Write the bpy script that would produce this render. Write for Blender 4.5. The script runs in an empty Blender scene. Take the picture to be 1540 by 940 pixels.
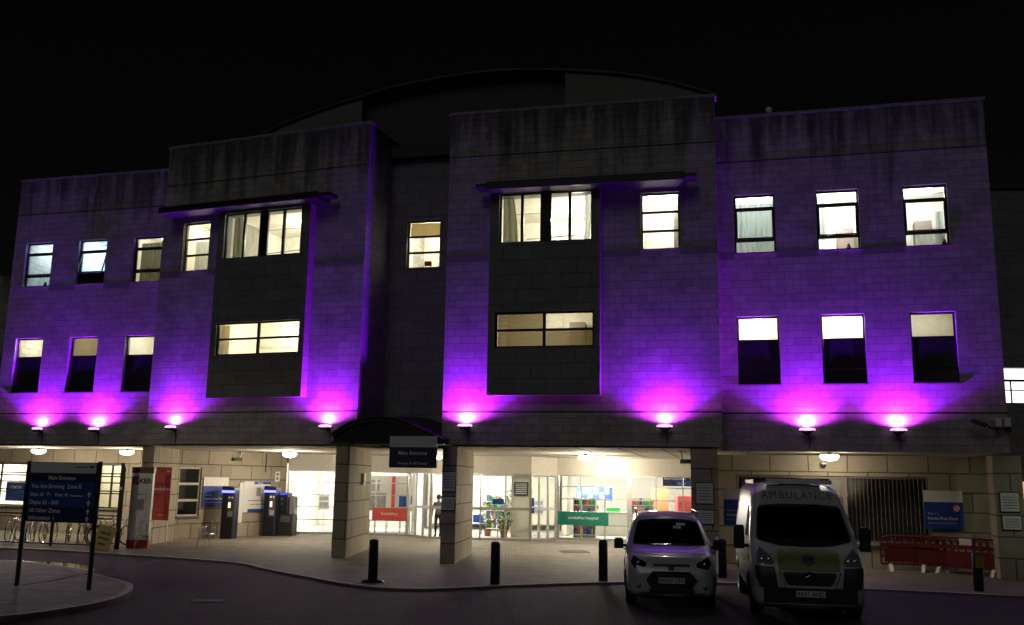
import bpy, bmesh, math, random
from math import sin, cos, pi, radians, sqrt, atan2
from mathutils import Vector, Matrix
from mathutils.bvhtree import BVHTree
from mathutils.geometry import tessellate_polygon
random.seed(7)
S = bpy.context.scene
COL = S.collection
# ------------------------------------------------------------------ materials
MATS = {}
def newmat(name):
    m = bpy.data.materials.new(name); m.use_nodes = True
    nt = m.node_tree; b = nt.nodes['Principled BSDF']
    MATS[name] = m
    return m, nt, b
def L(nt, a, b): nt.links.new(a, b)
def plain(name, col, rough=.6, metal=0., noise=.12, scale=6., bump=0., coat=0., spec=.5):
    m, nt, b = newmat(name)
    b.inputs['Roughness'].default_value = rough; b.inputs['Metallic'].default_value = metal
    b.inputs['Specular IOR Level'].default_value = spec
    if coat: b.inputs['Coat Weight'].default_value = coat; b.inputs['Coat Roughness'].default_value = .05
    tc = nt.nodes.new('ShaderNodeTexCoord'); n = nt.nodes.new('ShaderNodeTexNoise')
    n.inputs['Scale'].default_value = scale; n.inputs['Detail'].default_value = 6
    L(nt, tc.outputs['Object'], n.inputs['Vector'])
    mr = nt.nodes.new('ShaderNodeMapRange'); L(nt, n.outputs['Fac'], mr.inputs['Value'])
    mr.inputs['From Min'].default_value = .3; mr.inputs['From Max'].default_value = .7
    mr.inputs['To Min'].default_value = 1 - noise; mr.inputs['To Max'].default_value = 1 + noise
    mx = nt.nodes.new('ShaderNodeMix'); mx.data_type = 'RGBA'; mx.blend_type = 'MULTIPLY'
    mx.inputs['Factor'].default_value = 1; mx.inputs['A'].default_value = (*col, 1)
    L(nt, mr.outputs['Result'], mx.inputs['B']); L(nt, mx.outputs['Result'], b.inputs['Base Color'])
    if bump:
        bp = nt.nodes.new('ShaderNodeBump'); bp.inputs['Strength'].default_value = bump; bp.inputs['Distance'].default_value = .02
        L(nt, n.outputs['Fac'], bp.inputs['Height']); L(nt, bp.outputs['Normal'], b.inputs['Normal'])
    return m
def emit(name, col, st):
    m, nt, b = newmat(name)
    b.inputs['Base Color'].default_value = (*[min(.9, c) for c in col], 1)
    b.inputs['Emission Color'].default_value = (*col, 1); b.inputs['Emission Strength'].default_value = st
    return m
def glassmat(name, tint=(1, 1, 1), refl=1.0, rough=.02):
    m, nt, b = newmat(name); nt.nodes.remove(b); out = nt.nodes['Material Output']
    t = nt.nodes.new('ShaderNodeBsdfTransparent'); t.inputs[0].default_value = (*tint, 1)
    g = nt.nodes.new('ShaderNodeBsdfGlossy'); g.inputs['Roughness'].default_value = rough
    f = nt.nodes.new('ShaderNodeFresnel'); f.inputs['IOR'].default_value = 1.5
    mu = nt.nodes.new('ShaderNodeMath'); mu.operation = 'MULTIPLY'; mu.inputs[1].default_value = refl
    mx = nt.nodes.new('ShaderNodeMixShader')
    L(nt, f.outputs[0], mu.inputs[0]); L(nt, mu.outputs[0], mx.inputs[0]); L(nt, t.outputs[0], mx.inputs[1]); L(nt, g.outputs[0], mx.inputs[2])
    L(nt, mx.outputs[0], out.inputs['Surface'])
    return m
def translucent(name, col, fac=.5):
    m, nt, b = newmat(name); out = nt.nodes['Material Output']; nt.nodes.remove(b)
    d = nt.nodes.new('ShaderNodeBsdfDiffuse'); t = nt.nodes.new('ShaderNodeBsdfTranslucent'); mx = nt.nodes.new('ShaderNodeMixShader')
    for x in (d, t): x.inputs[0].default_value = (*col, 1)
    mx.inputs[0].default_value = fac
    L(nt, d.outputs[0], mx.inputs[1]); L(nt, t.outputs[0], mx.inputs[2]); L(nt, mx.outputs[0], out.inputs['Surface'])
    return m
def masonry(name, c1, c2, mortar, bw, bh, ms=.012, streak=0., offset=.5, rough=.85, bumpd=.012, grime=.25, top=14.):
    """block walling laid out in metres on the UV map, with weather streaks below the parapet"""
    m, nt, b = newmat(name); b.inputs['Roughness'].default_value = rough; b.inputs['Specular IOR Level'].default_value = .25
    uv = nt.nodes.new('ShaderNodeUVMap')
    br = nt.nodes.new('ShaderNodeTexBrick'); br.inputs['Scale'].default_value = 1
    br.offset = offset
    br.inputs['Color1'].default_value = (*c1, 1); br.inputs['Color2'].default_value = (*c2, 1); br.inputs['Mortar'].default_value = (*mortar, 1)
    br.inputs['Brick Width'].default_value = bw; br.inputs['Row Height'].default_value = bh
    br.inputs['Mortar Size'].default_value = ms; br.inputs['Mortar Smooth'].default_value = .3
    nz = nt.nodes.new('ShaderNodeTexNoise'); nz.inputs['Scale'].default_value = .9; nz.inputs['Detail'].default_value = 3
    L(nt, uv.outputs[0], nz.inputs['Vector'])
    wob = nt.nodes.new('ShaderNodeVectorMath'); wob.operation = 'SCALE'; wob.inputs['Scale'].default_value = .03
    L(nt, nz.outputs['Color'], wob.inputs[0])
    add = nt.nodes.new('ShaderNodeVectorMath'); add.operation = 'ADD'; L(nt, uv.outputs[0], add.inputs[0]); L(nt, wob.outputs[0], add.inputs[1])
    L(nt, add.outputs[0], br.inputs['Vector'])
    n2 = nt.nodes.new('ShaderNodeTexNoise'); n2.inputs['Scale'].default_value = 1.3; n2.inputs['Detail'].default_value = 8; n2.inputs['Roughness'].default_value = .7
    L(nt, uv.outputs[0], n2.inputs['Vector'])
    mr = nt.nodes.new('ShaderNodeMapRange'); mr.inputs['From Min'].default_value = .3; mr.inputs['From Max'].default_value = .7
    mr.inputs['To Min'].default_value = 1 - grime; mr.inputs['To Max'].default_value = 1 + grime * .5; L(nt, n2.outputs['Fac'], mr.inputs['Value'])
    mx = nt.nodes.new('ShaderNodeMix'); mx.data_type = 'RGBA'; mx.blend_type = 'MULTIPLY'; mx.inputs['Factor'].default_value = 1
    L(nt, br.outputs['Color'], mx.inputs['A']); L(nt, mr.outputs['Result'], mx.inputs['B'])
    last = mx.outputs['Result']
    if streak:
        sp = nt.nodes.new('ShaderNodeSeparateXYZ'); L(nt, uv.outputs[0], sp.inputs[0])
        mp = nt.nodes.new('ShaderNodeMapping'); mp.inputs['Scale'].default_value = (1.5, .12, 1); L(nt, uv.outputs[0], mp.inputs['Vector'])
        n3 = nt.nodes.new('ShaderNodeTexNoise'); n3.inputs['Scale'].default_value = 1.2; n3.inputs['Detail'].default_value = 5; n3.inputs['Roughness'].default_value = .65
        L(nt, mp.outputs[0], n3.inputs['Vector'])
        zr = nt.nodes.new('ShaderNodeMapRange'); zr.inputs['From Min'].default_value = top - 3.2; zr.inputs['From Max'].default_value = top - .1
        zr.inputs['To Min'].default_value = 0; zr.inputs['To Max'].default_value = .36; L(nt, sp.outputs['Y'], zr.inputs['Value'])
        ad = nt.nodes.new('ShaderNodeMath'); ad.operation = 'ADD'; L(nt, n3.outputs['Fac'], ad.inputs[0]); L(nt, zr.outputs['Result'], ad.inputs[1])
        cr = nt.nodes.new('ShaderNodeMapRange'); cr.inputs['From Min'].default_value = .66; cr.inputs['From Max'].default_value = .86
        cr.inputs['To Min'].default_value = 1; cr.inputs['To Max'].default_value = 1 - streak; L(nt, ad.outputs[0], cr.inputs['Value'])
        m2 = nt.nodes.new('ShaderNodeMix'); m2.data_type = 'RGBA'; m2.blend_type = 'MULTIPLY'; m2.inputs['Factor'].default_value = 1
        L(nt, last, m2.inputs['A']); L(nt, cr.outputs['Result'], m2.inputs['B']); last = m2.outputs['Result']
    L(nt, last, b.inputs['Base Color'])
    bp = nt.nodes.new('ShaderNodeBump'); bp.inputs['Distance'].default_value = bumpd; bp.inputs['Strength'].default_value = .8; bp.invert = True
    L(nt, br.outputs['Fac'], bp.inputs['Height'])
    n4 = nt.nodes.new('ShaderNodeTexNoise'); n4.inputs['Scale'].default_value = 25; n4.inputs['Detail'].default_value = 4; L(nt, uv.outputs[0], n4.inputs['Vector'])
    b2 = nt.nodes.new('ShaderNodeBump'); b2.inputs['Distance'].default_value = .006; b2.inputs['Strength'].default_value = .5
    L(nt, n4.outputs['Fac'], b2.inputs['Height']); L(nt, bp.outputs['Normal'], b2.inputs['Normal']); L(nt, b2.outputs['Normal'], b.inputs['Normal'])
    return m
masonry('block', (.44, .425, .395), (.36, .35, .33), (.24, .23, .215), .45, .225, .008, .72, grime=.32)
masonry('panel_block', (.23, .23, .225), (.20, .20, .20), (.10, .10, .10), .9, .45, .008, 0, grime=.22, rough=.6)
masonry('stone', (.40, .355, .28), (.36, .315, .25), (.13, .11, .08), 1.15, .57, .02, 0, grime=.18)
masonry('paving', (.27, .24, .20), (.21, .19, .16), (.09, .08, .07), .20, .10, .008, 0, rough=.75, grime=.35)
masonry('road_block', (.048, .040, .044), (.030, .026, .029), (.014, .013, .013), .20, .10, .010, 0, rough=.9, grime=.4, bumpd=.015)
plain('band', (.20, .20, .19), .9, bump=.3); plain('groove', (.035, .035, .035), .9)
plain('coping', (.24, .235, .22), .9, noise=.3, bump=.4)
plain('kerbstone', (.42, .41, .38), .8, noise=.25, scale=9, bump=.3)
plain('concrete', (.26, .25, .22), .85, noise=.3, scale=2, bump=.3)
plain('darkmetal', (.022, .022, .026), .45, .3); plain('roofmetal', (.045, .047, .045), .6, .2, noise=.2, scale=1)
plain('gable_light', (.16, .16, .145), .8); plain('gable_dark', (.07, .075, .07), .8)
plain('ceiling', (.62, .59, .52), .8, noise=.05); plain('whitewall', (.78, .76, .70), .8, noise=.04)
plain('creamwall', (.84, .80, .68), .8, noise=.05); plain('bluewall', (.62, .72, .78), .8, noise=.05)
plain('fascia', (.55, .53, .49), .5, noise=.05); plain('alu', (.55, .55, .54), .35, .7); plain('chrome', (.75, .75, .75), .15, 1., noise=.03)
plain('floor_in', (.55, .54, .50), .35, noise=.08); plain('wood', (.36, .16, .07), .5); plain('desk', (.70, .66, .58), .5)
plain('frame_dark', (.018, .018, .022), .35); plain('spandrel', (.03, .028, .035), .2); plain('kiosk', (.010, .012, .026), .35); plain('castiron', (.02, .02, .02), .8); plain('frame_tan', (.22, .17, .15), .6)
plain('navy', (.015, .06, .26), .4, noise=.06); plain('navy_dark', (.012, .018, .075), .4); plain('signblue', (.015, .06, .30), .4, noise=.05)
plain('signgrey', (.62, .66, .68), .5, noise=.05); plain('signwhite', (.78, .78, .74), .45, noise=.05); plain('textwhite', (.80, .80, .80), .5, noise=0)
plain('textgrey', (.78, .80, .84), .5, noise=0); plain('textdark', (.04, .045, .06), .5, noise=0)
plain('red', (.58, .07, .07), .5); plain('redplastic', (.14, .012, .014), .45); plain('green_banner', (.0, .16, .12), .5)
plain('greenbright', (.02, .40, .10), .5); plain('yellow', (.32, .23, .05), .5); plain('yellowgreen', (.17, .19, .045), .5)
plain('bollard', (.012, .016, .045), .4); plain('carwhite', (.44, .44, .48), .28, noise=.03, coat=.6); plain('vanwhite', (.40, .40, .42), .35, noise=.05, coat=.3)
plain('blackplastic', (.016, .016, .018), .5); plain('tyre', (.014, .014, .014), .85); plain('carglass', (.006, .007, .008), .04, spec=.8)
plain('lampglass', (.30, .31, .33), .08, .5); plain('plate', (.62, .62, .58), .5, noise=.02)
plain('skin', (.45, .28, .20), .6); plain('hair', (.03, .02, .015), .7); plain('cloth_grey', (.16, .16, .17), .9); plain('cloth_dark', (.015, .015, .02), .9); plain('cloth_red', (.35, .05, .05), .9)
plain('leaf', (.05, .09, .03), .7, noise=.4); plain('pot', (.25, .12, .07), .7); plain('paper', (.72, .72, .70), .8); plain('print', (.30, .31, .33), .8, noise=.3, scale=5)
plain('lampdark', (.05, .05, .05), .5)
translucent('curtain', (.72, .76, .72), .5); translucent('curtain_dim', (.30, .30, .20), .3); translucent('blind', (.80, .72, .52), .55)
glassmat('glass', (.93, .95, .93), 1.0); glassmat('glass_dark', (.35, .36, .36), 1.4)
glassmat('glass_car', (.30, .32, .32), 2.0)
m_, nt_, b_ = newmat('water'); b_.inputs['Base Color'].default_value = (.015, .015, .017, 1); b_.inputs['Roughness'].default_value = .1
n_ = nt_.nodes.new('ShaderNodeTexNoise'); n_.inputs['Scale'].default_value = 6
bb_ = nt_.nodes.new('ShaderNodeBump'); bb_.inputs['Strength'].default_value = .25; bb_.inputs['Distance'].default_value = .01
L(nt_, n_.outputs['Fac'], bb_.inputs['Height']); L(nt_, bb_.outputs['Normal'], b_.inputs['Normal'])
emit('lamp_warm', (1, .88, .66), 30); emit('lamp_white', (1, .97, .88), 12); emit('lamp_uv', (1.0, .50, 1.0), 1.7); emit('strip_blue', (.06, .07, 1.0), 9)
emit('screen', (.9, .75, .6), 1.2); emit('panel_light', (1, .95, .85), 8); emit('win_warm', (1, .55, .25), .8); emit('win_white', (.95, 1, .98), 2.2)
emit('strip_dim', (.05, .06, .9), 1.0); emit('lamp_street', (1, .75, .45), 30)

# ------------------------------------------------------------------ mesh builder
class MB:
    def __init__(s, M=None): s.v = []; s.f = []; s.M = M or Matrix()
    def add(s, vs, fs, M=None):
        n = len(s.v); T = s.M @ M if M else s.M
        s.v += [T @ Vector(v) for v in vs]; s.f += [tuple(n + i for i in f) for f in fs]; return s
    def box(s, x0, y0, z0, x1, y1, z1, M=None):
        vs = [(x, y, z) for z in (z0, z1) for y in (y0, y1) for x in (x0, x1)]
        return s.add(vs, [(0, 2, 3, 1), (4, 5, 7, 6), (0, 1, 5, 4), (2, 6, 7, 3), (0, 4, 6, 2), (1, 3, 7, 5)], M)
    def rbox(s, x0, y0, z0, x1, y1, z1, r=.02, M=None):
        """box with chamfered vertical edges and top rim"""
        def ring(i, z): return [(x0+i+r, y0+i, z), (x1-i-r, y0+i, z), (x1-i, y0+i+r, z), (x1-i, y1-i-r, z), (x1-i-r, y1-i, z), (x0+i+r, y1-i, z), (x0+i, y1-i-r, z), (x0+i, y0+i+r, z)]
        rs = [ring(0, z0), ring(0, z1 - r), ring(r * .7, z1)]
        vs = sum(rs, []); fs = [tuple(range(7, -1, -1)), tuple(range(16, 24))]
        for k in range(2):
            for i in range(8): j = (i + 1) % 8; fs.append((k*8+i, k*8+j, k*8+8+j, k*8+8+i))
        return s.add(vs, fs, M)
    def poly(s, pts, M=None): return s.add(pts, [tuple(range(len(pts)))], M)
    def prism(s, pts, axis, a, b, M=None):
        """extrude a 2d outline between a and b along an axis; the outline gives the other two axes in order"""
        def mk(p, t): return {'x': (t, p[0], p[1]), 'y': (p[0], t, p[1]), 'z': (p[0], p[1], t)}[axis]
        n = len(pts); vs = [mk(p, a) for p in pts] + [mk(p, b) for p in pts]
        tri = tessellate_polygon([[Vector((p[0], p[1], 0)) for p in pts]])
        fs = [tuple(t) for t in tri] + [tuple(n + i for i in reversed(t)) for t in tri] if n > 4 else [tuple(range(n)), tuple(range(2*n-1, n-1, -1))]
        fs += [(i, (i+1) % n, n+(i+1) % n, n+i) for i in range(n)]
        return s.add(vs, fs, M)
    def tube(s, p0, p1, r, n=8, r1=None, M=None):
        return s.path([p0, p1], r, n, [r, r1 if r1 is not None else r], M=M)
    def path(s, pts, r, n=6, radii=None, M=None, closed=False):
        pts = [Vector(p) for p in pts]; k = len(pts); vs = []; fs = []
        up = Vector((.13, .21, 1)).normalized()
        for i, p in enumerate(pts):
            if closed: t = pts[(i+1) % k] - pts[i-1]
            else: t = pts[min(i+1, k-1)] - pts[max(i-1, 0)]
            t.normalize(); a = t.cross(up)
            if a.length < .1: a = t.cross(Vector((1, 0, 0)))
            a.normalize(); b = t.cross(a); rr = radii[i] if radii else r
            vs += [p + (a * cos(2*pi*j/n) + b * sin(2*pi*j/n)) * rr for j in range(n)]
        for i in range(k if closed else k - 1):
            for j in range(n):
                q = (i+1) % k
                fs.append((i*n+j, i*n+(j+1) % n, q*n+(j+1) % n, q*n+j))
        if not closed: fs += [tuple(range(n-1, -1, -1)), tuple((k-1)*n+j for j in range(n))]
        return s.add(vs, fs, M)
    def lathe(s, prof, c=(0, 0, 0), n=16, axis='z', M=None):
        vs = []; fs = []; k = len(prof)
        for r, h in prof:
            for j in range(n):
                a = 2*pi*j/n; x, y = r*cos(a), r*sin(a)
                p = {'z': (x, y, h), 'x': (h, x, y), 'y': (x, h, y)}[axis]
                vs.append((c[0]+p[0], c[1]+p[1], c[2]+p[2]))
        for i in range(k-1):
            for j in range(n): fs.append((i*n+j, i*n+(j+1) % n, (i+1)*n+(j+1) % n, (i+1)*n+j))
        fs += [tuple(range(n-1, -1, -1)), tuple((k-1)*n+j for j in range(n))]
        return s.add(vs, fs, M)
    def wall(s, F, u0, u1, z0, z1, holes=(), th=.3, v0=0.):
        """wall sheet with thickness and rectangular openings, front face at v0 of frame F"""
        us = sorted({u0, u1, *[h[0] for h in holes], *[h[1] for h in holes]}); zs = sorted({z0, z1, *[h[2] for h in holes], *[h[3] for h in holes]})
        solid = lambda i, j: 0 <= i < len(us)-1 and 0 <= j < len(zs)-1 and not any(h[0] <= (us[i]+us[i+1])/2 <= h[1] and h[2] <= (zs[j]+zs[j+1])/2 <= h[3] for h in holes)
        a, b = v0, v0 + th
        for i in range(len(us)-1):
            for j in range(len(zs)-1):
                if not solid(i, j): continue
                x0, x1, y0, y1 = us[i], us[i+1], zs[j], zs[j+1]
                s.poly([(x0, a, y0), (x1, a, y0), (x1, a, y1), (x0, a, y1)], F); s.poly([(x0, b, y0), (x0, b, y1), (x1, b, y1), (x1, b, y0)], F)
                if not solid(i-1, j): s.poly([(x0, a, y0), (x0, a, y1), (x0, b, y1), (x0, b, y0)], F)
                if not solid(i+1, j): s.poly([(x1, a, y0), (x1, b, y0), (x1, b, y1), (x1, a, y1)], F)
                if not solid(i, j-1): s.poly([(x0, a, y0), (x0, b, y0), (x1, b, y0), (x1, a, y0)], F)
                if not solid(i, j+1): s.poly([(x0, a, y1), (x1, a, y1), (x1, b, y1), (x0, b, y1)], F)
        return s
    def text(s, txt, size, M, extrude=.002, bold=0., align='LEFT', spacing=1.0):
        c = bpy.data.curves.new('t', 'FONT'); c.body = txt; c.size = size; c.extrude = extrude; c.offset = bold
        c.align_x = align; c.space_character = spacing; c.resolution_u = 2
        o = bpy.data.objects.new('t', c); COL.objects.link(o)
        dg = bpy.context.evaluated_depsgraph_get(); dg.update(); e = o.evaluated_get(dg); me = e.to_mesh()
        s.add([v.co.copy() for v in me.vertices], [tuple(p.vertices) for p in me.polygons], M)
        e.to_mesh_clear(); bpy.data.objects.remove(o); bpy.data.curves.remove(c)
        return s
WM = {}
def tag(o, label=None, cat=None, group=None, kind=None):
    if label: o['label'] = label
    if cat: o['category'] = cat
    if group: o['group'] = group
    if kind: o['kind'] = kind
    return o
def T(loc, rz=0.): return Matrix.Translation(Vector(loc)) @ Matrix.Rotation(rz, 4, 'Z')
def thing(name, label, cat, loc, rz=0., group=None):
    o = bpy.data.objects.new(name, None); COL.objects.link(o); o.empty_display_size = .2
    o.location = loc; o.rotation_euler = (0, 0, rz); WM[o.name] = T(loc, rz)
    return tag(o, label, cat, group)
def P(name, mb, mat, parent=None, world=False, smooth=False, bevel=0., label=None, loc=None, rz=0., clean=False):
    """link the collected shapes as one mesh; world=True: shapes were given in world coordinates"""
    me = bpy.data.meshes.new(name)
    if parent is not None: M = WM[parent.name]
    elif loc is not None: M = T(loc, rz)
    else: M = Matrix()
    vs = mb.v
    if world: Mi = M.inverted(); vs = [Mi @ v for v in vs]
    me.from_pydata([tuple(v) for v in vs], [], mb.f); me.update()
    if clean:
        b = bmesh.new(); b.from_mesh(me); bmesh.ops.remove_doubles(b, verts=b.verts, dist=1e-4); bmesh.ops.recalc_face_normals(b, faces=b.faces); b.to_mesh(me); b.free()
    uv = me.uv_layers.new(name='UVMap').data
    for p in me.polygons:
        n = p.normal
        if abs(n.z) > .8: tx, ty = Vector((1, 0, 0)), Vector((0, 1, 0))
        else:
            tx = Vector((-n.y, n.x, 0)); tx = tx.normalized() if tx.length > 1e-6 else Vector((1, 0, 0)); ty = Vector((0, 0, 1))
        for li in p.loop_indices:
            c = me.vertices[me.loops[li].vertex_index].co; uv[li].uv = (c.dot(tx) + 100.07, c.dot(ty))
    if smooth: me.polygons.foreach_set('use_smooth', [True]*len(me.polygons))
    me.materials.append(MATS[mat])
    o = bpy.data.objects.new(name, me); COL.objects.link(o)
    if parent is not None: o.parent = parent; WM[o.name] = M
    else: o.matrix_world = M; WM[o.name] = M
    if bevel:
        bv = o.modifiers.new('bevel', 'BEVEL'); bv.width = bevel; bv.segments = 2; bv.limit_method = 'ANGLE'
    if label: o['label'] = label
    return o
def copy_tree(o, parent=None):
    c = o.copy(); COL.objects.link(c)
    if parent is not None: c.parent = parent
    for ch in o.children: copy_tree(ch, c)
    return c
def dup(o, loc, rz, label=None):
    c = copy_tree(o); c.location = loc; c.rotation_euler = (0, 0, rz); WM[c.name] = T(loc, rz)
    if label: c['label'] = label
    return c
def FR(x, y, deg): return Matrix.Translation(Vector((x, y, 0))) @ Matrix.Rotation(-radians(deg), 4, 'Z')
def wpt(F, u, v, z): return F @ Vector((u, v, z))
def light(name, kind, loc, power, col, radius=.1, parent=None, **kw):
    d = bpy.data.lights.new(name, kind); d.energy = power; d.color = col
    if kind != 'SUN': d.shadow_soft_size = radius
    for k, v in kw.items(): setattr(d, k, v)
    o = bpy.data.objects.new(name, d); COL.objects.link(o); o.location = loc
    return o
SF = Matrix.Rotation(radians(90), 4, 'X')      # text lying in xy -> standing, facing -y
def onface(x, y, z): return Matrix.Translation(Vector((x, y, z))) @ SF

# ------------------------------------------------------------------ frames of the facade
FA = FR(-16.25, 34.49, 15); FB = FR(-5.0, 29.48, 20.3); FC = FR(-1.57, 28.16, 12.9); FD = FR(10.16, 26.93, 14.4); FE = FR(-4.23, 31.0, 14)
ZS = 3.45
ROAD = -.045
# ------------------------------------------------------------------ ground
def sheet(name, pts, z, mat, th=0.):
    mb = MB()
    tri = tessellate_polygon([[Vector((p[0], p[1], 0)) for p in pts]])
    if th: mb.prism(pts, 'z', z - th, z)
    else: mb.add([(p[0], p[1], z) for p in pts], [tuple(t) for t in tri])
    b = P(name, mb, mat, clean=True); tag(b, kind='structure'); return b
o = MB(); o.poly([(-300, -200, ROAD), (300, -200, ROAD), (300, 400, ROAD), (-300, 400, ROAD)]); tag(P('road', o, 'road_block'), kind='structure')
def smooth_line(p, n=4):
    out = []
    for i in range(len(p)-1):
        a, b, c, d = p[max(i-1, 0)], p[i], p[i+1], p[min(i+2, len(p)-1)]
        for k in range(n):
            t = k/n
            out.append(tuple(.5*((2*b[q]) + (-a[q]+c[q])*t + (2*a[q]-5*b[q]+4*c[q]-d[q])*t*t + (-a[q]+3*b[q]-3*c[q]+d[q])*t**3) for q in (0, 1)))
    out.append(tuple(p[-1])); return out
kerb = smooth_line([(-40, 36), (-26, 33.4), (-18.5, 31.6), (-14.6, 30.7), (-11.74, 29.37), (-9.6, 28.45), (-7.6, 27.2), (-6.65, 25.9), (-5.85, 24.9), (-4.89, 23.76), (-3.9, 22.6), (-2.8, 21.8), (-1.6, 21.8), (.06, 22.7), (1.9, 23.5), (3.6, 24.0), (5.28, 24.1), (8.61, 23.2), (11.85, 22.2), (20, 19.6), (45, 12)])
def strip(name, line, w, z0, z1, mat):
    mb = MB(); n = len(line); L_, R_ = [], []
    for i, p in enumerate(line):
        a = Vector(line[max(i-1, 0)]); b = Vector(line[min(i+1, n-1)]); d = (b-a).normalized(); nn = Vector((-d.y, d.x))
        L_.append(Vector(p) + nn*w); R_.append(Vector(p))
    for i in range(n-1):
        a, b, c, d = R_[i], R_[i+1], L_[i+1], L_[i]
        mb.poly([(a.x, a.y, z1), (b.x, b.y, z1), (c.x, c.y, z1), (d.x, d.y, z1)])
        mb.poly([(a.x, a.y, z0), (b.x, b.y, z0), (b.x, b.y, z1), (a.x, a.y, z1)])
        mb.poly([(c.x, c.y, z0), (d.x, d.y, z0), (d.x, d.y, z1), (c.x, c.y, z1)])
    return tag(P(name, mb, mat, clean=True), kind='structure')
sheet('pavement', kerb + [(60, 60), (-60, 60)], 0, 'paving', .05)
strip('kerb', kerb, .16, ROAD - .01, .004, 'kerbstone')
isl = smooth_line([(-30, 11), (-14, 14.2), (-10, 15.4), (-8.42, 16.3), (-7.8, 17.48), (-7.6, 18.5), (-7.69, 19.6), (-8.1, 20.9), (-8.62, 21.7), (-9.86, 23.1), (-10.6, 23.9), (-11.3, 24.7), (-12.47, 25.6), (-14, 26.2), (-20, 27.2), (-32, 29)])
sheet('island_pavement', isl, .06, 'concrete', .11)
strip('island_kerb', isl, .14, ROAD - .01, .066, 'kerbstone')
dl = smooth_line([(-10.26, 28.6), (-10.15, 26), (-10.06, 24.0)])
strip('drain_channel', dl, .16, ROAD - .02, ROAD + .006, 'groove')
dl2 = smooth_line([(-10.0, 23.2), (-10.21, 22.6), (-10.2, 21.63), (-10.44, 20.68)])
strip('island_drain_channel', dl2, .10, .05, .064, 'groove')
pud = smooth_line([(-19, 27.4), (-15, 26.9), (-12.6, 26.2), (-11.4, 25.4), (-10.6, 24.5), (-10.8, 25.2), (-11.4, 26.1), (-12.6, 26.95), (-15, 27.5), (-19, 28.1)])
sheet('puddle', pud, ROAD + .004, 'water')

def cover(x, y, z, label, sz=.6):
    t = thing('manhole_cover', label, 'manhole cover', (x, y, z), .15, 'metal covers in the paving'); P('plate', MB().box(-sz/2, -sz/2, 0, sz/2, sz/2, .006), 'castiron', t); P('rim', MB().path([(-sz/2-.03, -sz/2-.03, .0), (sz/2+.03, -sz/2-.03, .0), (sz/2+.03, sz/2+.03, .0), (-sz/2-.03, sz/2+.03, .0)], .012, 4, closed=True), 'groove', t)
cover(2.3, 33.5, 0, 'metal cover in the paving before the right glazing', .9); cover(-6.0, 19.5, ROAD, 'metal cover in the road at the lower left')
# ------------------------------------------------------------------ the hospital
H = thing('hospital_building', 'three-storey pale block hospital with dark window bays and arched roof behind', 'building', (0, 30, 0))
def W(name, mb, mat, **k): return P(name, mb, mat, H, world=True, **k)
hA = [(u, u+1.24, z0, z1) for u in (-2.75, -.32, 2.1) for z0, z1 in ((9.45, 11.18), (5.37, 7.44))]
hD = [(u, u+1.22, z0, z1) for u in (-3.45, -1.03, 1.43) for z0, z1 in ((9.39, 11.24), (5.36, 7.42))]
smB = (-7.1, -5.97, 9.45, 11.2); bigB = (-5.1, -2.05, 9.68, 11.28); lowB = (-5.15, -1.9, 6.37, 7.47)
smC = (5.52, 6.66, 9.25, 11.0); bigC = (1.24, 4.1, 9.53, 11.1); lowC = (1.16, 4.15, 6.32, 7.39)
wE = (.62, 1.8, 9.45, 11.12)
W('wall', MB().wall(FA, -3.3, 4.6, ZS, 13.7, hA), 'block'); W('wall', MB().wall(FD, -5.3, 3.8, ZS-.06, 13.76, hD), 'block')
W('wall', MB().wall(FB, -8, .2, ZS, 14.05, [smB, (-5.3, -1.75, 5.0, 11.3)]), 'block')
W('wall', MB().wall(FC, -.5, 7.75, ZS, 13.9, [smC, (1.0, 4.28, 4.95, 11.1)]), 'block')
W('wall', MB().wall(FE, -.8, 3.4, ZS, 13.28, [wE]), 'panel_block')
def sides(F, u0, u1, z0, z1, depth, mat='block'):
    for u, s_ in ((u0, 1), (u1, -1)):
        W('side_wall', MB().box(min(u, u+.3*s_), .3, z0, max(u, u+.3*s_), depth, z1, F), mat)
sides(FA, -3.3, 4.6, ZS, 13.7, 12); sides(FB, -8, .2, ZS, 14.05, 9); sides(FC, -.5, 7.75, ZS, 13.9, 9); sides(FD, -5.3, 3.8, ZS-.06, 13.76, 14)
# projecting dark bays with their openings
def bay(F, u0, u1, z0, z1, holes):
    W('window_bay', MB().wall(F, u0, u1, z0, z1, holes, .22, -.34), 'panel_block')
    W('bay_side', MB().box(u0, -.12, z0, u0+.12, .25, z1, F).box(u1-.12, -.12, z0, u1, .25, z1, F).box(u0+.12, -.12, z0, u1-.12, .25, z0+.1, F), 'panel_block')
bay(FB, -5.36, -1.7, 4.95, 11.36, [bigB, lowB]); bay(FC, .95, 4.33, 4.9, 11.1, [bigC, lowC])
# canopies (sunshades)
def shade(F, u0, u1, z0, z1, t0, t1):
    W('sunshade', MB().box(u0, -.8, z0, u1, 0, z1, F), 'darkmetal', bevel=.02)
    W('sunshade_rail', MB().box(t0, -.7, z1-.14, t1, -.2, z1-.03, F), 'darkmetal')
shade(FB, -7.6, -1.2, 11.365, 11.6, -1.2, -.78); shade(FC, .92, 6.85, 11.105, 11.36, .56, .92); W('sunshade_rail', MB().box(6.85, -.7, 11.2, 7.2, -.2, 11.32, FC), 'darkmetal')
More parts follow.
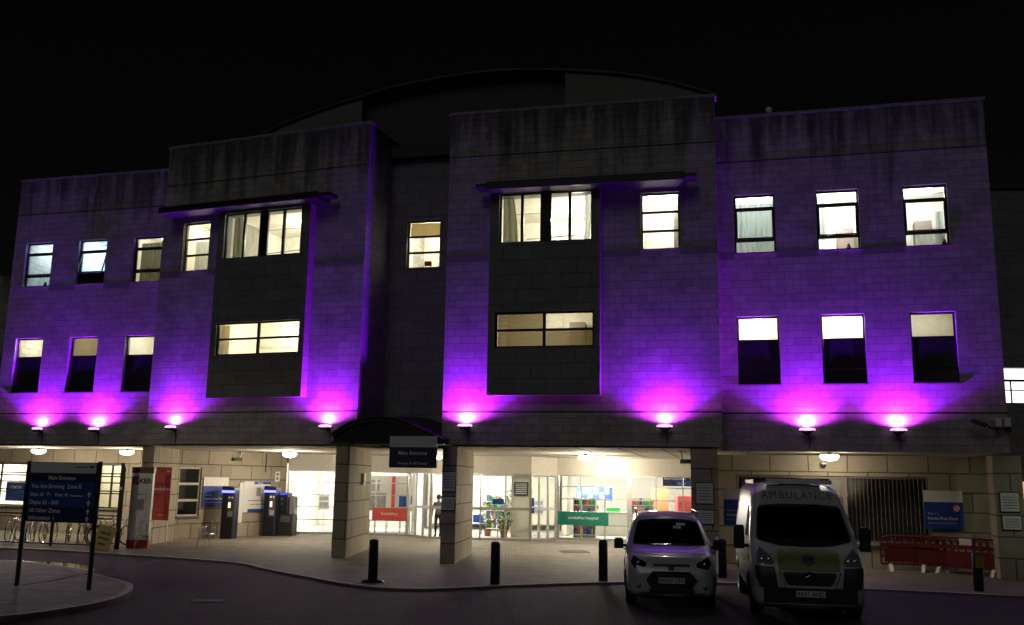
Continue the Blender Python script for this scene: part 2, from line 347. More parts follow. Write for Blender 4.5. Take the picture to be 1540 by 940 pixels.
# copings, joints, string courses
for F, u0, u1, z in ((FA, -3.36, 4.6, 13.7), (FB, -8.06, .26, 14.05), (FC, -.56, 7.81, 13.9), (FD, -5.3, 3.86, 13.76)):
    mb = MB(); u = u0
    while u < u1 - .01:
        w = min(.9, u1-u); dz = random.uniform(-.006, .006); mb.box(u+.004, -.012, z+dz, u+w-.004, .38, z+.09+dz, F); u += .9
    W('coping', mb, 'coping')
for F, u0, u1, z in ((FA, -3.3, 3.9, 4.58), (FB, -8, .2, 4.5), (FC, -.5, 7.75, 4.43), (FD, -4.2, 3.8, 4.5)):
    W('wall_joint', MB().box(u0, -.004, z-.02, u1, -.002, z+.02, F), 'groove')
for F, u0, u1, z in ((FB, -8, .2, 12.62), (FC, -.5, 7.75, 12.46), (FD, -4.2, 3.8, 12.3), (FA, -3.3, 3.9, 12.3)):
    W('string_course', MB().box(u0, -.007, z, u1, -.002, z+.035, F), 'groove')
mb = MB()
for F, segs, z in ((FA, [(-1.5, -.33), (.93, 2.09)], 9.25), (FB, [(-8, -7.12), (-5.96, -5.38), (-1.68, .2)], 9.25), (FC, [(-.5, .93), (4.35, 5.5), (6.68, 7.75)], 9.05), (FD, [(-4.0, -3.47), (-2.22, -1.05), (.2, 1.42)], 9.2)):
    for a, b_2 in segs: W('band_course', MB().box(a, -.005, z, b_2, -.002, z+.22, F), 'band')
# roofs
def roof(F, u0, u1, z, d): W('roof', MB().box(u0+.31, .31, z-.9, u1-.31, d, z-.7, F), 'roofmetal')
roof(FA, -3.3, 4.6, 13.7, 11.9); roof(FB, -8, .2, 14.05, 8.9); roof(FC, -.5, 7.75, 13.9, 8.9); roof(FD, -5.3, 3.8, 13.76, 13.9)
W('eaves', MB().box(-.4, -.25, 13.3, 3.3, .6, 13.7, FE), 'darkmetal')
W('roof', MB().prism([(-.2, 13.7), (.6, 13.72), (6, 15.3), (6, 15.1), (.6, 13.5)], 'x', -.5, 3.3, FE), 'roofmetal')
FG = FR(0, 36, 15)
arc = smooth_line([(-13.6, 16.3), (-11.5, 17.25), (-10, 17.78), (-8.2, 18.27), (-6.8, 18.56), (-5.15, 18.88), (-2.2, 19.12), (.1, 19.08), (2.07, 18.86), (4.24, 18.5), (6.08, 18.0), (7.9, 17.3)], 3)
def gable(name, a, b_2, v, mat):
    pts = [p for p in arc if a <= p[0] <= b_2]
    W(name, MB().prism([(pts[0][0], 12.5)] + [(p[0], p[1]-.1) for p in pts] + [(pts[-1][0], 12.5)], 'y', v, v+.3, FG), mat)
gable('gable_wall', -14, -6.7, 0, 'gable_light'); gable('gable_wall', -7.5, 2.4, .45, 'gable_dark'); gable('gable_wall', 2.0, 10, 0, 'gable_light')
mb = MB(); vs = []; fs = []
for p in arc: vs += [FG @ Vector((p[0], -.12, p[1]-.08)), FG @ Vector((p[0], -.12, p[1]+.01)), FG @ Vector((p[0], 11, p[1]+.01)), FG @ Vector((p[0], 11, p[1]-.08))]
for i in range(len(arc)-1):
    a = i*4; b_2 = a+4
    fs += [(a+k, a+(k+1) % 4, b_2+(k+1) % 4, b_2+k) for k in range(4)]
mb.add(vs, fs); W('vaulted_roof', mb, 'roofmetal', clean=True)
# undercroft ceiling as one slab
def xy(F, u, v): p = F @ Vector((u, v, 0)); return (p.x, p.y)
cpts = [xy(FA, -12, .02), xy(FA, 4.0, .02), xy(FB, -8, .02), xy(FB, .18, .02), xy(FE, -.4, .02), xy(FE, 3.0, .02), xy(FC, -.48, .02), xy(FC, 7.73, .02), xy(FD, -4.0, .02), xy(FD, 3.78, .02), xy(FD, 3.78, 20), (-30, 52)]
W('ceiling', MB().prism(cpts, 'z', ZS-.05, ZS-.055+.003), 'ceiling', clean=True)
mb = MB()
for k in range(7): mb.box(1.0+k*1.25, .3, ZS-.062, 1.03+k*1.25, 12, ZS-.052, FC)
for k in range(6): mb.box(-7+k*1.4, .3, ZS-.062, -6.97+k*1.4, 9, ZS-.052, FB)
W('ceiling_joint', mb, 'band')
W('rear_wall', MB().box(-30, 50, -.1, 24, 50.3, 13), 'block'); W('side_wall', MB().box(15.2, 29.5, -.1, 15.5, 50, 3.38), 'stone'); W('side_wall', MB().box(-26.3, 35, -.1, -26, 50, 3.38), 'stone')
# A soffit edge continues to the left of the photo
W('wall', MB().wall(FA, -12, -3.32, ZS, 7.2, (), .3, 2.2), 'panel_block'); W('fascia', MB().box(-12, 0, ZS, -3.31, 2.2, ZS+.5, FA), 'band')
# piers
def pier(pts): W('pier', MB().prism(pts, 'z', 0, ZS-.05), 'stone', bevel=.015)
pier([(-5.47, 29.66), (-5.0, 29.5), (-4.83, 33.1), (-5.32, 33.2)]); pier([(-2.01, 28.24), (-1.57, 28.18), (-1.2, 31.7), (-1.66, 31.75)])
pier([(5.12, 26.66), (5.86, 26.5), (6.3, 28.5), (5.6, 28.6)]); pier([(-13.02, 33.4), (-12.56, 33.3), (-12.5, 35.7), (-12.95, 35.8)])
c = [xy(FD, 3.32, -.02), xy(FD, 4.05, -.02), xy(FD, 4.05, .7), xy(FD, 3.32, .7)]
W('pier', MB().prism(c, 'z', -.08, ZS-.12), 'stone', bevel=.015)
# stone walls under the building
def gwall(a, b_2, z0, z1, mat, holes=(), th=.25, name='ground_floor_wall'):
    a = Vector(a); b2 = Vector(b_2); d = b2-a; ang = -math.degrees(atan2(d.y, d.x)); F = FR(a.x, a.y, ang)
    W(name, MB().wall(F, 0, d.length, z0, z1, holes, th), mat); return F, d.length
FW1, l1 = gwall((-12.85, 36.5), (-11.25, 38.3), 0, 3.4, 'stone', [(.14, 1.08, .85, 2.72)])
FW2, l2 = gwall((-11.25, 38.3), (-9.68, 41.1), 0, 3.4, 'stone')
FW3, l3 = gwall(xy(FD, -5.0, 2.0), xy(FD, 4.1, 2.0), -.05, 3.34, 'stone', [(1.35, 7.0, .72, 2.72)])
FW0, l0 = gwall((-26, 42.6), (-12.4, 38.0), 0, 3.4, 'stone', [(2.0, 5.9, 1.0, 2.8), (9.2, 10.6, 1.0, 2.8)])

# ------------------------------------------------------------------ windows
def frame_boxes(mb, F, u0, u1, z0, z1, v, t=.05, d=.07, us=(), zs=()):
    mb.box(u0, v, z0, u0+t, v+d, z1, F).box(u1-t, v, z0, u1, v+d, z1, F).box(u0+t, v, z0, u1-t, v+d, z0+t, F).box(u0+t, v, z1-t, u1-t, v+d, z1, F)
    for u, w in us: mb.box(u-w/2, v, z0+t, u+w/2, v+d, z1-t, F)
    for z, w, a, b_2 in zs: mb.box(a, v+.005, z-w/2, b_2, v+d-.005, z+w/2, F)
def room(F, u0, u1, z0, z1, v0, dep, wall, power, col, lp=None):
    mb = MB()
    q = [(u0, v0), (u1, v0), (u1, v0+dep), (u0, v0+dep)]
    for (a, b_2) in ((1, 2), (2, 3), (3, 0)):
        A_, B_ = q[a], q[b_2]; mb.poly([(A_[0], A_[1], z0), (B_[0], B_[1], z0), (B_[0], B_[1], z1), (A_[0], A_[1], z1)], F)
    mb.poly([(*p, z0) for p in q], F); mb.poly([(*p, z1) for p in q], F)
    r = W('room', mb, wall)
    l = lp or ((u0+u1)/2, v0+dep*.5, z1-.35)
    light('room_light', 'POINT', wpt(F, *l), power*2.0, col, .12)
    mb = MB().box(l[0]-.5, l[1]-.06, z1-.07, l[0]+.5, l[1]+.06, z1-.03, F); W('ceiling_light', mb, 'lamp_white')
    if dep > 2:
        vb = v0+dep-.01; k = random.random()
        fu = MB().box(u0, vb-.03, z0+1.05, u1, vb, z0+1.15, F)
        a = u0+(u1-u0)*(.15+.35*k); fu.box(a, vb-.05, z0, a+.62, vb-.031, z0+1.9, F)
        P('furnishing', fu, 'desk', r, world=True)
        b_3 = u0+(u1-u0)*(.72-.2*k); P('cupboard', MB().box(b_3, vb-.5, z0, b_3+.5, vb-.06, z0+1.25+.5*k, F), 'frame_tan', r, world=True)
        if random.random() < .45: P('object_on_sill', MB().lathe([(.07, 0), (.09, .08), (.05, .16), (.03, .24)], wpt(F, u0+(u1-u0)*(.35+.4*k), v0+.12, z0+.42), 10), 'cloth_dark', r, world=True)
        P('curtain_track', MB().box(u0+.1, v0+dep*.55, z1-.16, u1-.1, v0+dep*.55+.03, z1-.13, F), 'alu', r, world=True)
    return r
def curtain(win, F, u0, u1, z0, z1, v, mat='curtain', wav=.035, taper=0.):
    n = max(6, int((u1-u0)/.03)); vs = []; fs = []
    for i in range(n+1):
        u = u0+(u1-u0)*i/n; dv = wav*sin(i*1.15)*(.7+.3*sin(i*.37))
        vs += [F @ Vector((u, v+dv, z1)), F @ Vector((u + taper*(i/n), v+dv*1.3, (z0+z1)/2)), F @ Vector((u + taper*1.5*(i/n), v+dv*1.3, z0))]
    for i in range(n): a = i*3; fs += [(a, a+3, a+4, a+1), (a+1, a+4, a+5, a+2)]
    return P('curtain', MB().add(vs, fs), mat, win, world=True, smooth=True)
def window(F, h, v, us=(), zs=(), fm='frame_dark', t=.05, glass='glass', sill=True):
    u0, u1, z0, z1 = h; mb = MB(); frame_boxes(mb, F, u0, u1, z0, z1, v, t, .07, us, zs)
    w = W('window', mb, fm)
    P('pane', MB().poly([(u0+t, v+.035, z0+t), (u1-t, v+.035, z0+t), (u1-t, v+.035, z1-t), (u0+t, v+.035, z1-t)], F), glass, w, world=True)
    if sill: P('sill', MB().box(u0-.03, v-.18, z0-.05, u1+.03, v, z0-.002, F), 'band', w, world=True)
    return w
CW = (1, .97, .86); WW = (1, .91, .70); BW = (.72, .88, 1)
def wing_upper(F, h, kind, wall, power, col):
    u0, u1, z0, z1 = h; a, b_2 = u0+.05, u1-.05
    w = window(F, h, .14, zs=[(z1-.42, .08, a, b_2), (z0+.42, .08, a, b_2)])
    mb = MB(); frame_boxes(mb, F, a, b_2, z0+.46, z1-.46, .11, .045, .03); P('sash', mb, 'frame_dark', w, world=True)
    room(F, u0-.5, u1+.5, z0-.4, z1+.35, .31, 2.4, wall, power, col)
    if kind == 'solid': P('spandrel_panel', MB().box(a, .10, z0+.05, b_2, .135, z0+.40, F), 'spandrel', w, world=True)
    if kind == 'open':
        P('spandrel_panel', MB().box(a, .10, z0+.05, b_2, .135, z0+.40, F), 'spandrel', w, world=True)
        M = F @ Matrix.Translation(Vector((0, .13, z1-.46))) @ Matrix.Rotation(radians(-14), 4, 'X')
        mb = MB(M); 
        for q in ((a, 0, -.86, a+.04, .04, 0), (b_2-.04, 0, -.86, b_2, .04, 0), (a+.04, 0, -.86, b_2-.04, .04, -.82), (a+.04, 0, -.04, b_2-.04, .04, 0)): mb.box(*q)
        P('open_sash', mb, 'frame_dark', w, world=True)
    if kind == 'curtain': curtain(w, F, a, b_2, z0, z1-.2, .42); 
    if kind == 'dim': curtain(w, F, a, b_2, z0, z1-.15, .42, 'curtain_dim')
    if kind == 'left': curtain(w, F, a, a+.25, z0+.4, z1, .42)
    if kind == 'low': curtain(w, F, a+.3, b_2, z0, z0+.45, .42); curtain(w, F, b_2-.22, b_2, z0, z1-.7, .5)
    return w
wing_upper(FA, hA[0], 'low', 'bluewall', 50, BW); wing_upper(FA, hA[2], 'open', 'bluewall', 70, BW); wing_upper(FA, hA[4], 'dim', 'creamwall', 22, CW)
wing_upper(FD, hD[0], 'curtain', 'whitewall', 45, (.85, 1, .98)); wing_upper(FD, hD[2], 'left', 'whitewall', 110, (1, 1, .97)); wing_upper(FD, hD[4], 'low', 'whitewall', 45, (.95, 1, .95))
def wing_lower(F, h, power, col, wall='creamwall', blind=False):
    u0, u1, z0, z1 = h; a, b_2 = u0+.05, u1-.05; zt = z1-.72
    w = window(F, h, .14, zs=[(zt, .05, a, b_2), (z0+.42, .05, a, b_2)])
    P('spandrel_panel', MB().box(a, .10, z0+.05, b_2, .135, z0+.39, F).box(a, .11, z0+.45, b_2, .135, zt-.03, F), 'spandrel', w, world=True)
    if power:
        room(F, u0-.3, u1+.3, zt-.6, z1+.3, .31, 1.6, wall, power, col)
    if blind:
        mb = MB()
        for k in range(14): mb.box(a, .24, zt+.04+k*.045, b_2, .262, zt+.075+k*.045, F)
        P('blind', mb, 'blind', w, world=True)
wing_lower(FA, hA[1], 30, WW); wing_lower(FA, hA[3], 5, CW, blind=True); wing_lower(FA, hA[5], 9, CW)
wing_lower(FD, hD[1], 34, WW); wing_lower(FD, hD[3], 85, WW); wing_lower(FD, hD[5], 1.6, CW)
def three(F, h, v, eq=True):
    u0, u1, z0, z1 = h; d = (z1-z0)/3
    return window(F, h, v, zs=[(z0+d, .07, u0+.05, u1-.05), (z0+2*d, .07, u0+.05, u1-.05)])
w = three(FB, smB, .14); room(FB, -7.6, -5.5, 9.1, 11.5, .31, 2.2, 'creamwall', 38, WW); curtain(w, FB, -6.9, -6.3, 9.5, 10.6, .45)
w = three(FC, smC, .14); room(FC, 5.0, 7.2, 8.9, 11.4, .31, 2.4, 'creamwall', 75, CW)
w = three(FE, wE, .14); room(FE, .2, 2.3, 9.2, 11.4, .31, 2.4, 'creamwall', 75, WW)
P('blind', MB().box(.67, .24, 10.6, 1.75, .25, 11.07, FE), 'blind', w, world=True)
P('notice', MB().box(1.2, .24, 9.55, 1.45, .25, 9.72, FE), 'red', w, world=True)
def bigwin(F, h, right_dark):
    u0, u1, z0, z1 = h; m = (u0+u1)/2; q = (u1-u0)/4
    w = window(F, h, -.24, us=[(m, .34), (u0+q-.02, .09), (u1-q+.02, .09)], sill=False)
    room(F, u0-.4, u1+.4, z0-.6, z1+.15, 0.02, 3.6, 'creamwall', 120, CW, ((u0+u1)/2+.6, 2.2, z1-.25))
    curtain(w, F, u0, u0+.34, z0, z1, .2, 'curtain_dim', taper=.1); curtain(w, F, u1-.32, u1, z0, z1, .2, 'curtain', taper=-.1)
    mb = MB().box(u0+.2, 2.6, z0-.6, u0+1.4, 2.9, z0+.55, F); P('cupboard', mb, 'desk', w, world=True)
    P('curtain_rail', MB().tube(wpt(F, u0+.5, 1.4, z0+.55), wpt(F, u1-.8, 1.4, z0+.62), .02), 'alu', w, world=True)
bigwin(FB, bigB, 1); bigwin(FC, bigC, 1)
def lowwin(F, h, power, blinds):
    u0, u1, z0, z1 = h; m = (u0+u1)/2; zm = (z0+z1)/2
    w = window(F, h, -.24, us=[(m, .09)], zs=[(zm, .07, u0+.05, m-.045), (zm, .07, m+.045, u1-.05)], sill=False)
    room(F, u0-.3, u1+.3, z0-.4, z1+.5, .02, 2.6, 'creamwall', power, WW)
    for (a, b_2, c, d) in blinds:
        mb = MB(); k = 0
        while c + k*.04 < d: mb.box(a, -.12, c+k*.04, b_2, -.095, c+.031+k*.04, F); k += 1
        P('blind', mb, 'blind', w, world=True)
lowwin(FB, lowB, 95, [(-5.1, -4.75, 6.42, 7.42)]); lowwin(FC, lowC, 20, [(1.21, 2.6, 6.37, 7.34), (2.7, 4.1, 6.37, 6.84)])
# ground floor windows
w = window(FW1, (.14, 1.08, .85, 2.72), .08, zs=[(1.45, .09, .2, 1.02), (2.08, .09, .2, 1.02)], fm='fascia', t=.06, glass='glass_dark')
P('dark_blind', MB().box(.2, .12, .9, 1.02, .14, 2.67, FW1), 'gable_light', w, world=True)
h3 = (1.35, 7.0, .72, 2.72)
w = window(FW3, h3, .08, us=[(3.3, .12), (4.6, .12), (2.3, .06)], fm='frame_tan', t=.07, glass='glass')
mb = MB()
for k in range(46):
    u = 1.45+k*.12
    if 3.3 < u < 4.6 : continue
    mb.box(u, .20, .78, u+.108, .21, 2.66, FW3)
P('vertical_blind', mb, 'gable_light', w, world=True)
mb = MB()
for (a, b_2, c, d) in ((3.45, 4.45, 2.05, 2.5), (3.45, 4.45, 1.4, 1.85)): frame_boxes(mb, FW3, a, b_2, c, d, .03, .05, .05)
P('door_frame', mb, 'frame_tan', w, world=True)
room(FW3, 1.2, 7.1, .4, 2.9, .33, 2.5, 'creamwall', 2, WW)
for h in ((2.0, 5.9, 1.0, 2.8), (9.2, 10.6, 1.0, 2.8)):
    u0, u1 = h[0], h[1]
    window(FW0, h, .08, us=[((u0+u1)/2, .06)], zs=[(1.6, .05, u0+.05, u1-.05), (2.3, .05, u0+.05, u1-.05)], fm='darkmetal')
room(FW0, 1.7, 6.2, .5, 3.1, .26, 3, 'whitewall', 260, CW); room(FW0, 8.9, 10.9, .5, 3.1, .26, 2, 'creamwall', 20, WW)

# ------------------------------------------------------------------ entrance glazing and lobby
gz = [(-9.62, 41.1), (-7.2, 41.35), (-4.35, 41.0), (-3.25, 39.35), (.9, 38.85), (2.05, 40.3), (5.0, 39.5), (9.3, 38.4)]
fas = MB(); fr = MB(); gl = MB(); fr2 = MB()
for i in range(len(gz)-1):
    a = Vector(gz[i]); b2 = Vector(gz[i+1]); d = b2-a; F = FR(a.x, a.y, -math.degrees(atan2(d.y, d.x))); l = d.length
    fas.box(.002, 0, 2.72, l-.002, .12, 3.395, F)
    n = {0: 1, 1: 2, 2: 3, 3: 4, 4: 3, 5: 3, 6: 4}[i]
    for k in range(n+1):
        wd = .05 if 0 < k < n else .07
        u = min(max(l*k/n, wd/2+.01), l-wd/2-.01); fr.box(u-wd/2, -.012, .0, u+wd/2, .085, 2.715, F)
    fr.box(.05, -.005, .005, l-.05, .08, .09, F).box(.05, -.005, 2.64, l-.05, .08, 2.712, F)
    if i in (0, 1, 5, 6):
        for z in (.62, 1.15, 1.68, 2.2): fr2.box(.05, .0, z-.02, l-.05, .07, z+.02, F)
    else: fr2.box(.05, .0, 1.2, l-.05, .07, 1.32, F)
    gl.poly([(.03, .04, .05), (l-.03, .04, .05), (l-.03, .04, 2.7), (.03, .04, 2.7)], F)
    fas.box(.0, -.02, 2.68, l, .0, 2.74, F)
W('entrance_fascia', fas, 'fascia'); eg = W('entrance_frame', fr, 'alu'); P('glazing_bar', fr2, 'alu', eg, world=True); P('glazing', gl, 'glass', eg, world=True)
# lobby shell
mb = MB()
lob = [(-9.75, 41.3), (-9.75, 49), (11.5, 49), (11.5, 37.9)]
for a, b_2 in zip(lob[:-1], lob[1:]): mb.poly([(a[0], a[1], 0), (b_2[0], b_2[1], 0), (b_2[0], b_2[1], 3.0), (a[0], a[1], 3.0)])
W('lobby_wall', mb, 'whitewall')
lp_ = [(p[0], p[1]+.14) for p in gz] + [(11.4, 37.95), (11.4, 48.9), (-9.7, 48.9)]
mbf = MB().prism(lp_, 'z', .004, .02); W('lobby_floor', mbf, 'floor_in', clean=True)
mbf = MB().prism(lp_, 'z', 2.98, 3.0); W('lobby_ceiling', mbf, 'ceiling', clean=True)
mb = MB(); lamps = []
for (x, y, p_) in ((-8.8, 45, 420), (-6.2, 44.5, 580), (-2.2, 44, 560), (0.3, 41.8, 110), (3.4, 43.4, 760), (6.5, 43, 520), (9.5, 42, 180), (-1.5, 41.2, 110)):
    mb.box(x-.6, y-.3, 2.94, x+.6, y+.3, 2.97); light('lobby_light', 'POINT', (x, y, 2.6), p_, (1, .96, .87), .2)
W('lobby_light_panel', mb, 'panel_light')
W('lobby_partition', MB().box(2.6, 42.5, .02, 2.75, 48.5, 2.97).box(-4.3, 42.2, .02, -4.15, 48.5, 2.97), 'creamwall')
W('lobby_partition', MB().box(.1, 41.0, .02, .95, 41.2, 2.97), 'whitewall')
W('lobby_door', MB().box(6.6, 44, .02, 7.4, 44.06, 2.2), 'wood')
W('lobby_alcove', MB().box(-3.9, 46.5, .3, 2.4, 46.6, 2.6), 'creamwall')

# things inside the lobby
t = thing('reception_desk', 'long pale reception desk behind the right glazing', 'desk', (4.2, 43.0, .02))
P('counter', MB().box(-1.6, 0, 1.0, 1.9, .7, 1.06), 'desk', t, bevel=.01); P('front_panel', MB().box(-1.5, .08, 0, 1.8, .13, 1.0), 'signwhite', t); P('side_panel', MB().box(-1.55, .08, 0, -1.5, .65, 1.0).box(1.8, .08, 0, 1.85, .65, 1.0), 'desk', t)
def plant(loc, h, label):
    t = thing('potted_plant', label, 'plant', loc, 0, 'potted plants inside the entrance')
    P('pot', MB().lathe([(.13, 0), (.17, .3), (.15, .3)], n=12), 'pot', t)
    mb = MB()
    for _ in range(260):
        a = random.uniform(0, 2*pi); r = random.random()**.5*.42; z = .35+random.random()*h
        r *= 1.1-abs((z-.35)/h-.5)
        c_ = Vector((r*cos(a), r*sin(a), z)); d1 = Vector((random.gauss(0, 1), random.gauss(0, 1), random.gauss(0, 1))).normalized()*.07; d2 = d1.orthogonal().normalized()*.03
        mb.add([c_-d1, c_+d2, c_+d1, c_-d2], [(0, 1, 2, 3)])
    P('foliage', mb, 'leaf', t); P('stem', MB().tube((0, 0, .28), (0, 0, .4+h*.5), .02, 6), 'wood', t)
plant((-.9, 41.6, .02), 1.1, 'bushy potted plant behind the middle of the sliding doors'); plant((-.2, 40.6, .02), .8, 'low round potted plant just behind the sliding doors'); plant((.2, 43.4, .02), 1.7, 'tall potted plant deepest inside the doorway')
t = thing('vending_machine', 'red drinks cabinet standing in the lobby right of the reception desk', 'vending machine', (8.0, 43.2, .02))
P('cabinet', MB().rbox(-.42, -.35, 0, .42, .35, 1.83, .04), 'red', t); P('display_panel', MB().box(-.3, -.37, .5, .3, -.352, 1.6), 'cloth_red', t)
def board(name, label, cat, loc, rz, w, h, th, mat, group=None, edge=None):
    t = thing(name, label, cat, loc, rz, group)
    P('panel', MB().box(-w/2, 0, 0, w/2, th, h), mat, t, bevel=.004)
    return t
def txt(t, s, size, x, z, mat='textwhite', y=-.006, bold=0, align='LEFT', name='lettering', sp=1.0):
    return P(name, MB().text(s, size, onface(x, y, z), .002, bold, align, sp), mat, t)
def patch(t, x0, x1, z0, z1, mat, y=-.004, name='field', th=.003): return P(name, MB().box(x0, y, z0, x1, y+th, z1), mat, t)
t = board('information_sign', 'dark blue hanging information sign inside the lobby at right', 'sign', (7.55, 41.2, 2.28), -.2, 1.7, .42, .05, 'navy_dark')
txt(t, 'Information  i   \u2192', .17, -.8, .27, bold=.003); patch(t, -.3, .8, .02, .22, 'signblue'); txt(t, 'Zone A', .11, -.2, .08)
P('hanger', MB().box(-.7, .01, .42, -.67, .04, .70).box(.67, .01, .42, .70, .04, .70), 'alu', t)
t = board('notice_board', 'blue notice board with papers on the lobby back wall', 'board', (4.0, 44.6, 1.55), -.2, 1.7, .6, .04, 'signblue'); 
for k in range(6): patch(t, -.78+k*.26, -.6+k*.26, .1+.2*(k % 2), .35+.2*(k % 2), 'paper', name='paper_sheet')
P('support', MB().box(-.7, .045, -1.53, -.66, .08, .6).box(.66, .045, -1.53, .7, .08, .6), 'alu', t)
t = thing('paper_tray', 'bright green tray on the reception desk', 'tray', (4.75, 43.3, 1.083)); P('tray', MB().box(-.3, -.15, 0, .3, .15, .02).box(-.3, -.15, .02, .3, -.13, .16).box(-.3, .13, .02, .3, .15, .16).box(-.3, -.13, .02, -.28, .13, .16).box(.28, -.13, .02, .3, .13, .16), 'greenbright', t)
t = thing('display_case', 'white collage display panel with red column in the left shop window', 'display', (-5.8, 44.0, .02), .1)
P('panel', MB().box(-1.6, 0, .9, 1.6, .06, 2.5), 'signwhite', t); P('print', MB().box(-1.5, -.01, .95, .1, -.002, 1.7).box(-.6, -.01, 1.8, -.2, -.002, 2.3), 'print', t)
P('red_column', MB().box(.35, -.05, .7, .5, -.012, 2.5), 'red', t); P('leg', MB().box(-1.55, .0, 0, -1.5, .06, .9), 'alu', t); P('leg', MB().box(1.5, .0, 0, 1.55, .06, .9), 'alu', t); P('blue_card', MB().box(.7, -.01, 1.1, 1.4, -.002, 1.6), 'signblue', t)
for i, (x, lab) in enumerate(((-6.6, 'low trolley table left under the collage display'), (-5.2, 'low trolley table right under the collage display'))):
    t = thing('trolley_table', lab, 'table', (x, 43.0, .02), 0, 'low tables in the left shop window')
    P('top', MB().box(-.35, -.25, .52, .35, .25, .56), 'signwhite', t)
    for sx in (-.3, .3):
        for sy in (-.2, .2): P('leg', MB().tube((sx, sy, 0), (sx, sy, .52), .015), 'darkmetal', t)
def shelf(loc, rz, label, cols):
    t = thing('shelf_unit', label, 'shelf', loc, rz, 'shop shelves inside')
    mb = MB().box(-.5, 0, 0, -.47, .35, 1.7).box(.47, 0, 0, .5, .35, 1.7)
    P('frame', mb.box(-.47, .32, 0, .47, .35, 1.7), 'alu', t)
    for k in range(4):
        P('shelf', MB().box(-.47, .01, .1+k*.42, .47, .31, .13+k*.42), 'signwhite', t)
        x = -.44
        while x < .36:
            w_ = random.uniform(.07, .16); P('goods', MB().box(x, .04, .131+k*.42, x+w_, .26, .16+k*.42+random.uniform(.12, .28)), random.choice(cols), t); x += w_+random.uniform(.01, .05)
CG = ['red', 'signblue', 'leaf', 'paper', 'yellow', 'wood', 'cloth_dark', 'greenbright', 'navy']
shelf((3.3, 41.6, .02), -.3, 'shop shelf with mixed goods nearest the doors behind the green banner', CG)
shelf((6.0, 42.6, .02), -.2, 'shop shelf with mixed goods behind the white car', CG)
shelf((-.6, 45.6, .02), 0, 'shelf of goods at the back of the doorway', CG)
shelf((-7.2, 44.6, .02), 0, 'shelf of goods at the back of the left shop window', CG)
for x, y, rz, lab in ((-8.6, 44.2, .2, 'white notice stand left in the left lobby'), (1.3, 42.2, -.1, 'white notice stand beside the right door leaf')):
    t = thing('notice_stand', lab, 'stand', (x, y, .02), rz, 'notice stands'); P('panel', MB().box(-.25, 0, .9, .25, .03, 1.6), 'paper', t); P('print', MB().box(-.2, -.005, 1.0, .2, -.001, 1.25).box(-.2, -.005, 1.35, .2, -.001, 1.5), 'print', t); P('leg', MB().tube((0, .02, 0), (0, .02, .9), .02).box(-.2, -.12, 0, .2, .15, .02), 'alu', t)
for i, x in enumerate((-1.9, 7.0)):
    t = thing('waiting_bench', ['row of blue waiting seats behind the left part of the doors', 'row of blue waiting seats at the right end of the lobby'][i], 'bench', (x, 42.6+.4*i, .02), 0, 'waiting seats'); P('beam', MB().box(-.8, .15, .36, .8, .2, .41), 'darkmetal', t)
    for k in range(3): P('seat', MB().rbox(-.75+k*.52, 0, .42, -.29+k*.52, .42, .46, .03), 'signblue', t); P('backrest', MB().rbox(-.75+k*.52, .40, .5, -.29+k*.52, .44, .85, .015), 'signblue', t)
    P('leg', MB().box(-.7, .1, 0, -.66, .3, .36), 'darkmetal', t); P('leg', MB().box(.66, .1, 0, .7, .3, .36), 'darkmetal', t)
# banners on glass: same words the photograph shows, too small there to read fully
def glassbanner(i, f0, f1, z0, z1, mat, label, words):
    a = Vector(gz[i]); b2 = Vector(gz[i+1]); d = b2-a; ang = atan2(d.y, d.x); l = d.length
    p = a + d*f0; t = thing('window_banner', label, 'banner', (p.x + .05*sin(ang), p.y-.05*cos(ang), z0), ang)
    w = l*(f1-f0); P('panel', MB().box(0, -.03, 0, w, -.008, z1-z0), mat, t)
    P('lettering', MB().text(words, .17, onface(w/2, -.034, (z1-z0)*.45), .001, .002, 'CENTER'), 'signgrey', t)
glassbanner(1, .46, .985, .62, 1.16, 'red', 'long red banner low across the glazing left of the doors', 'Smokefree')
glassbanner(5, .02, .72, .62, 1.16, 'green_banner', 'long green banner low across the glazing right of the doors', 'smokefree hospital')
t = board('door_notice', 'grey text notice behind the glass at the right of the sliding doors', 'notice', (.52, 40.9, 1.75), 0, .62, .6, .02, 'textdark')
for k in range(6): patch(t, -.24, .24, .5-k*.08, .53-k*.08, 'textgrey', name='text_line')
t = thing('door_sign', 'small blue pedestal sign standing inside the sliding doors', 'sign', (-.45, 39.9, .02)); P('post', MB().tube((0, 0, 0), (0, 0, 1.4), .025), 'alu', t); P('panel', MB().box(-.24, -.03, 1.4, .24, .0, 1.62), 'signblue', t); P('base', MB().lathe([(.16, 0), (.16, .03), (.03, .04)]), 'alu', t)
t = thing('intercom', 'slim intercom with a blue light on the post right of the doors', 'intercom', (.98, 38.72, 1.1)); P('case', MB().rbox(-.06, 0, 0, .06, .09, .62, .02), 'lampdark', t); P('button', MB().lathe([(.03, -.012), (.03, -.002)], (0, 0, .26), 12, 'y'), 'strip_blue', t)

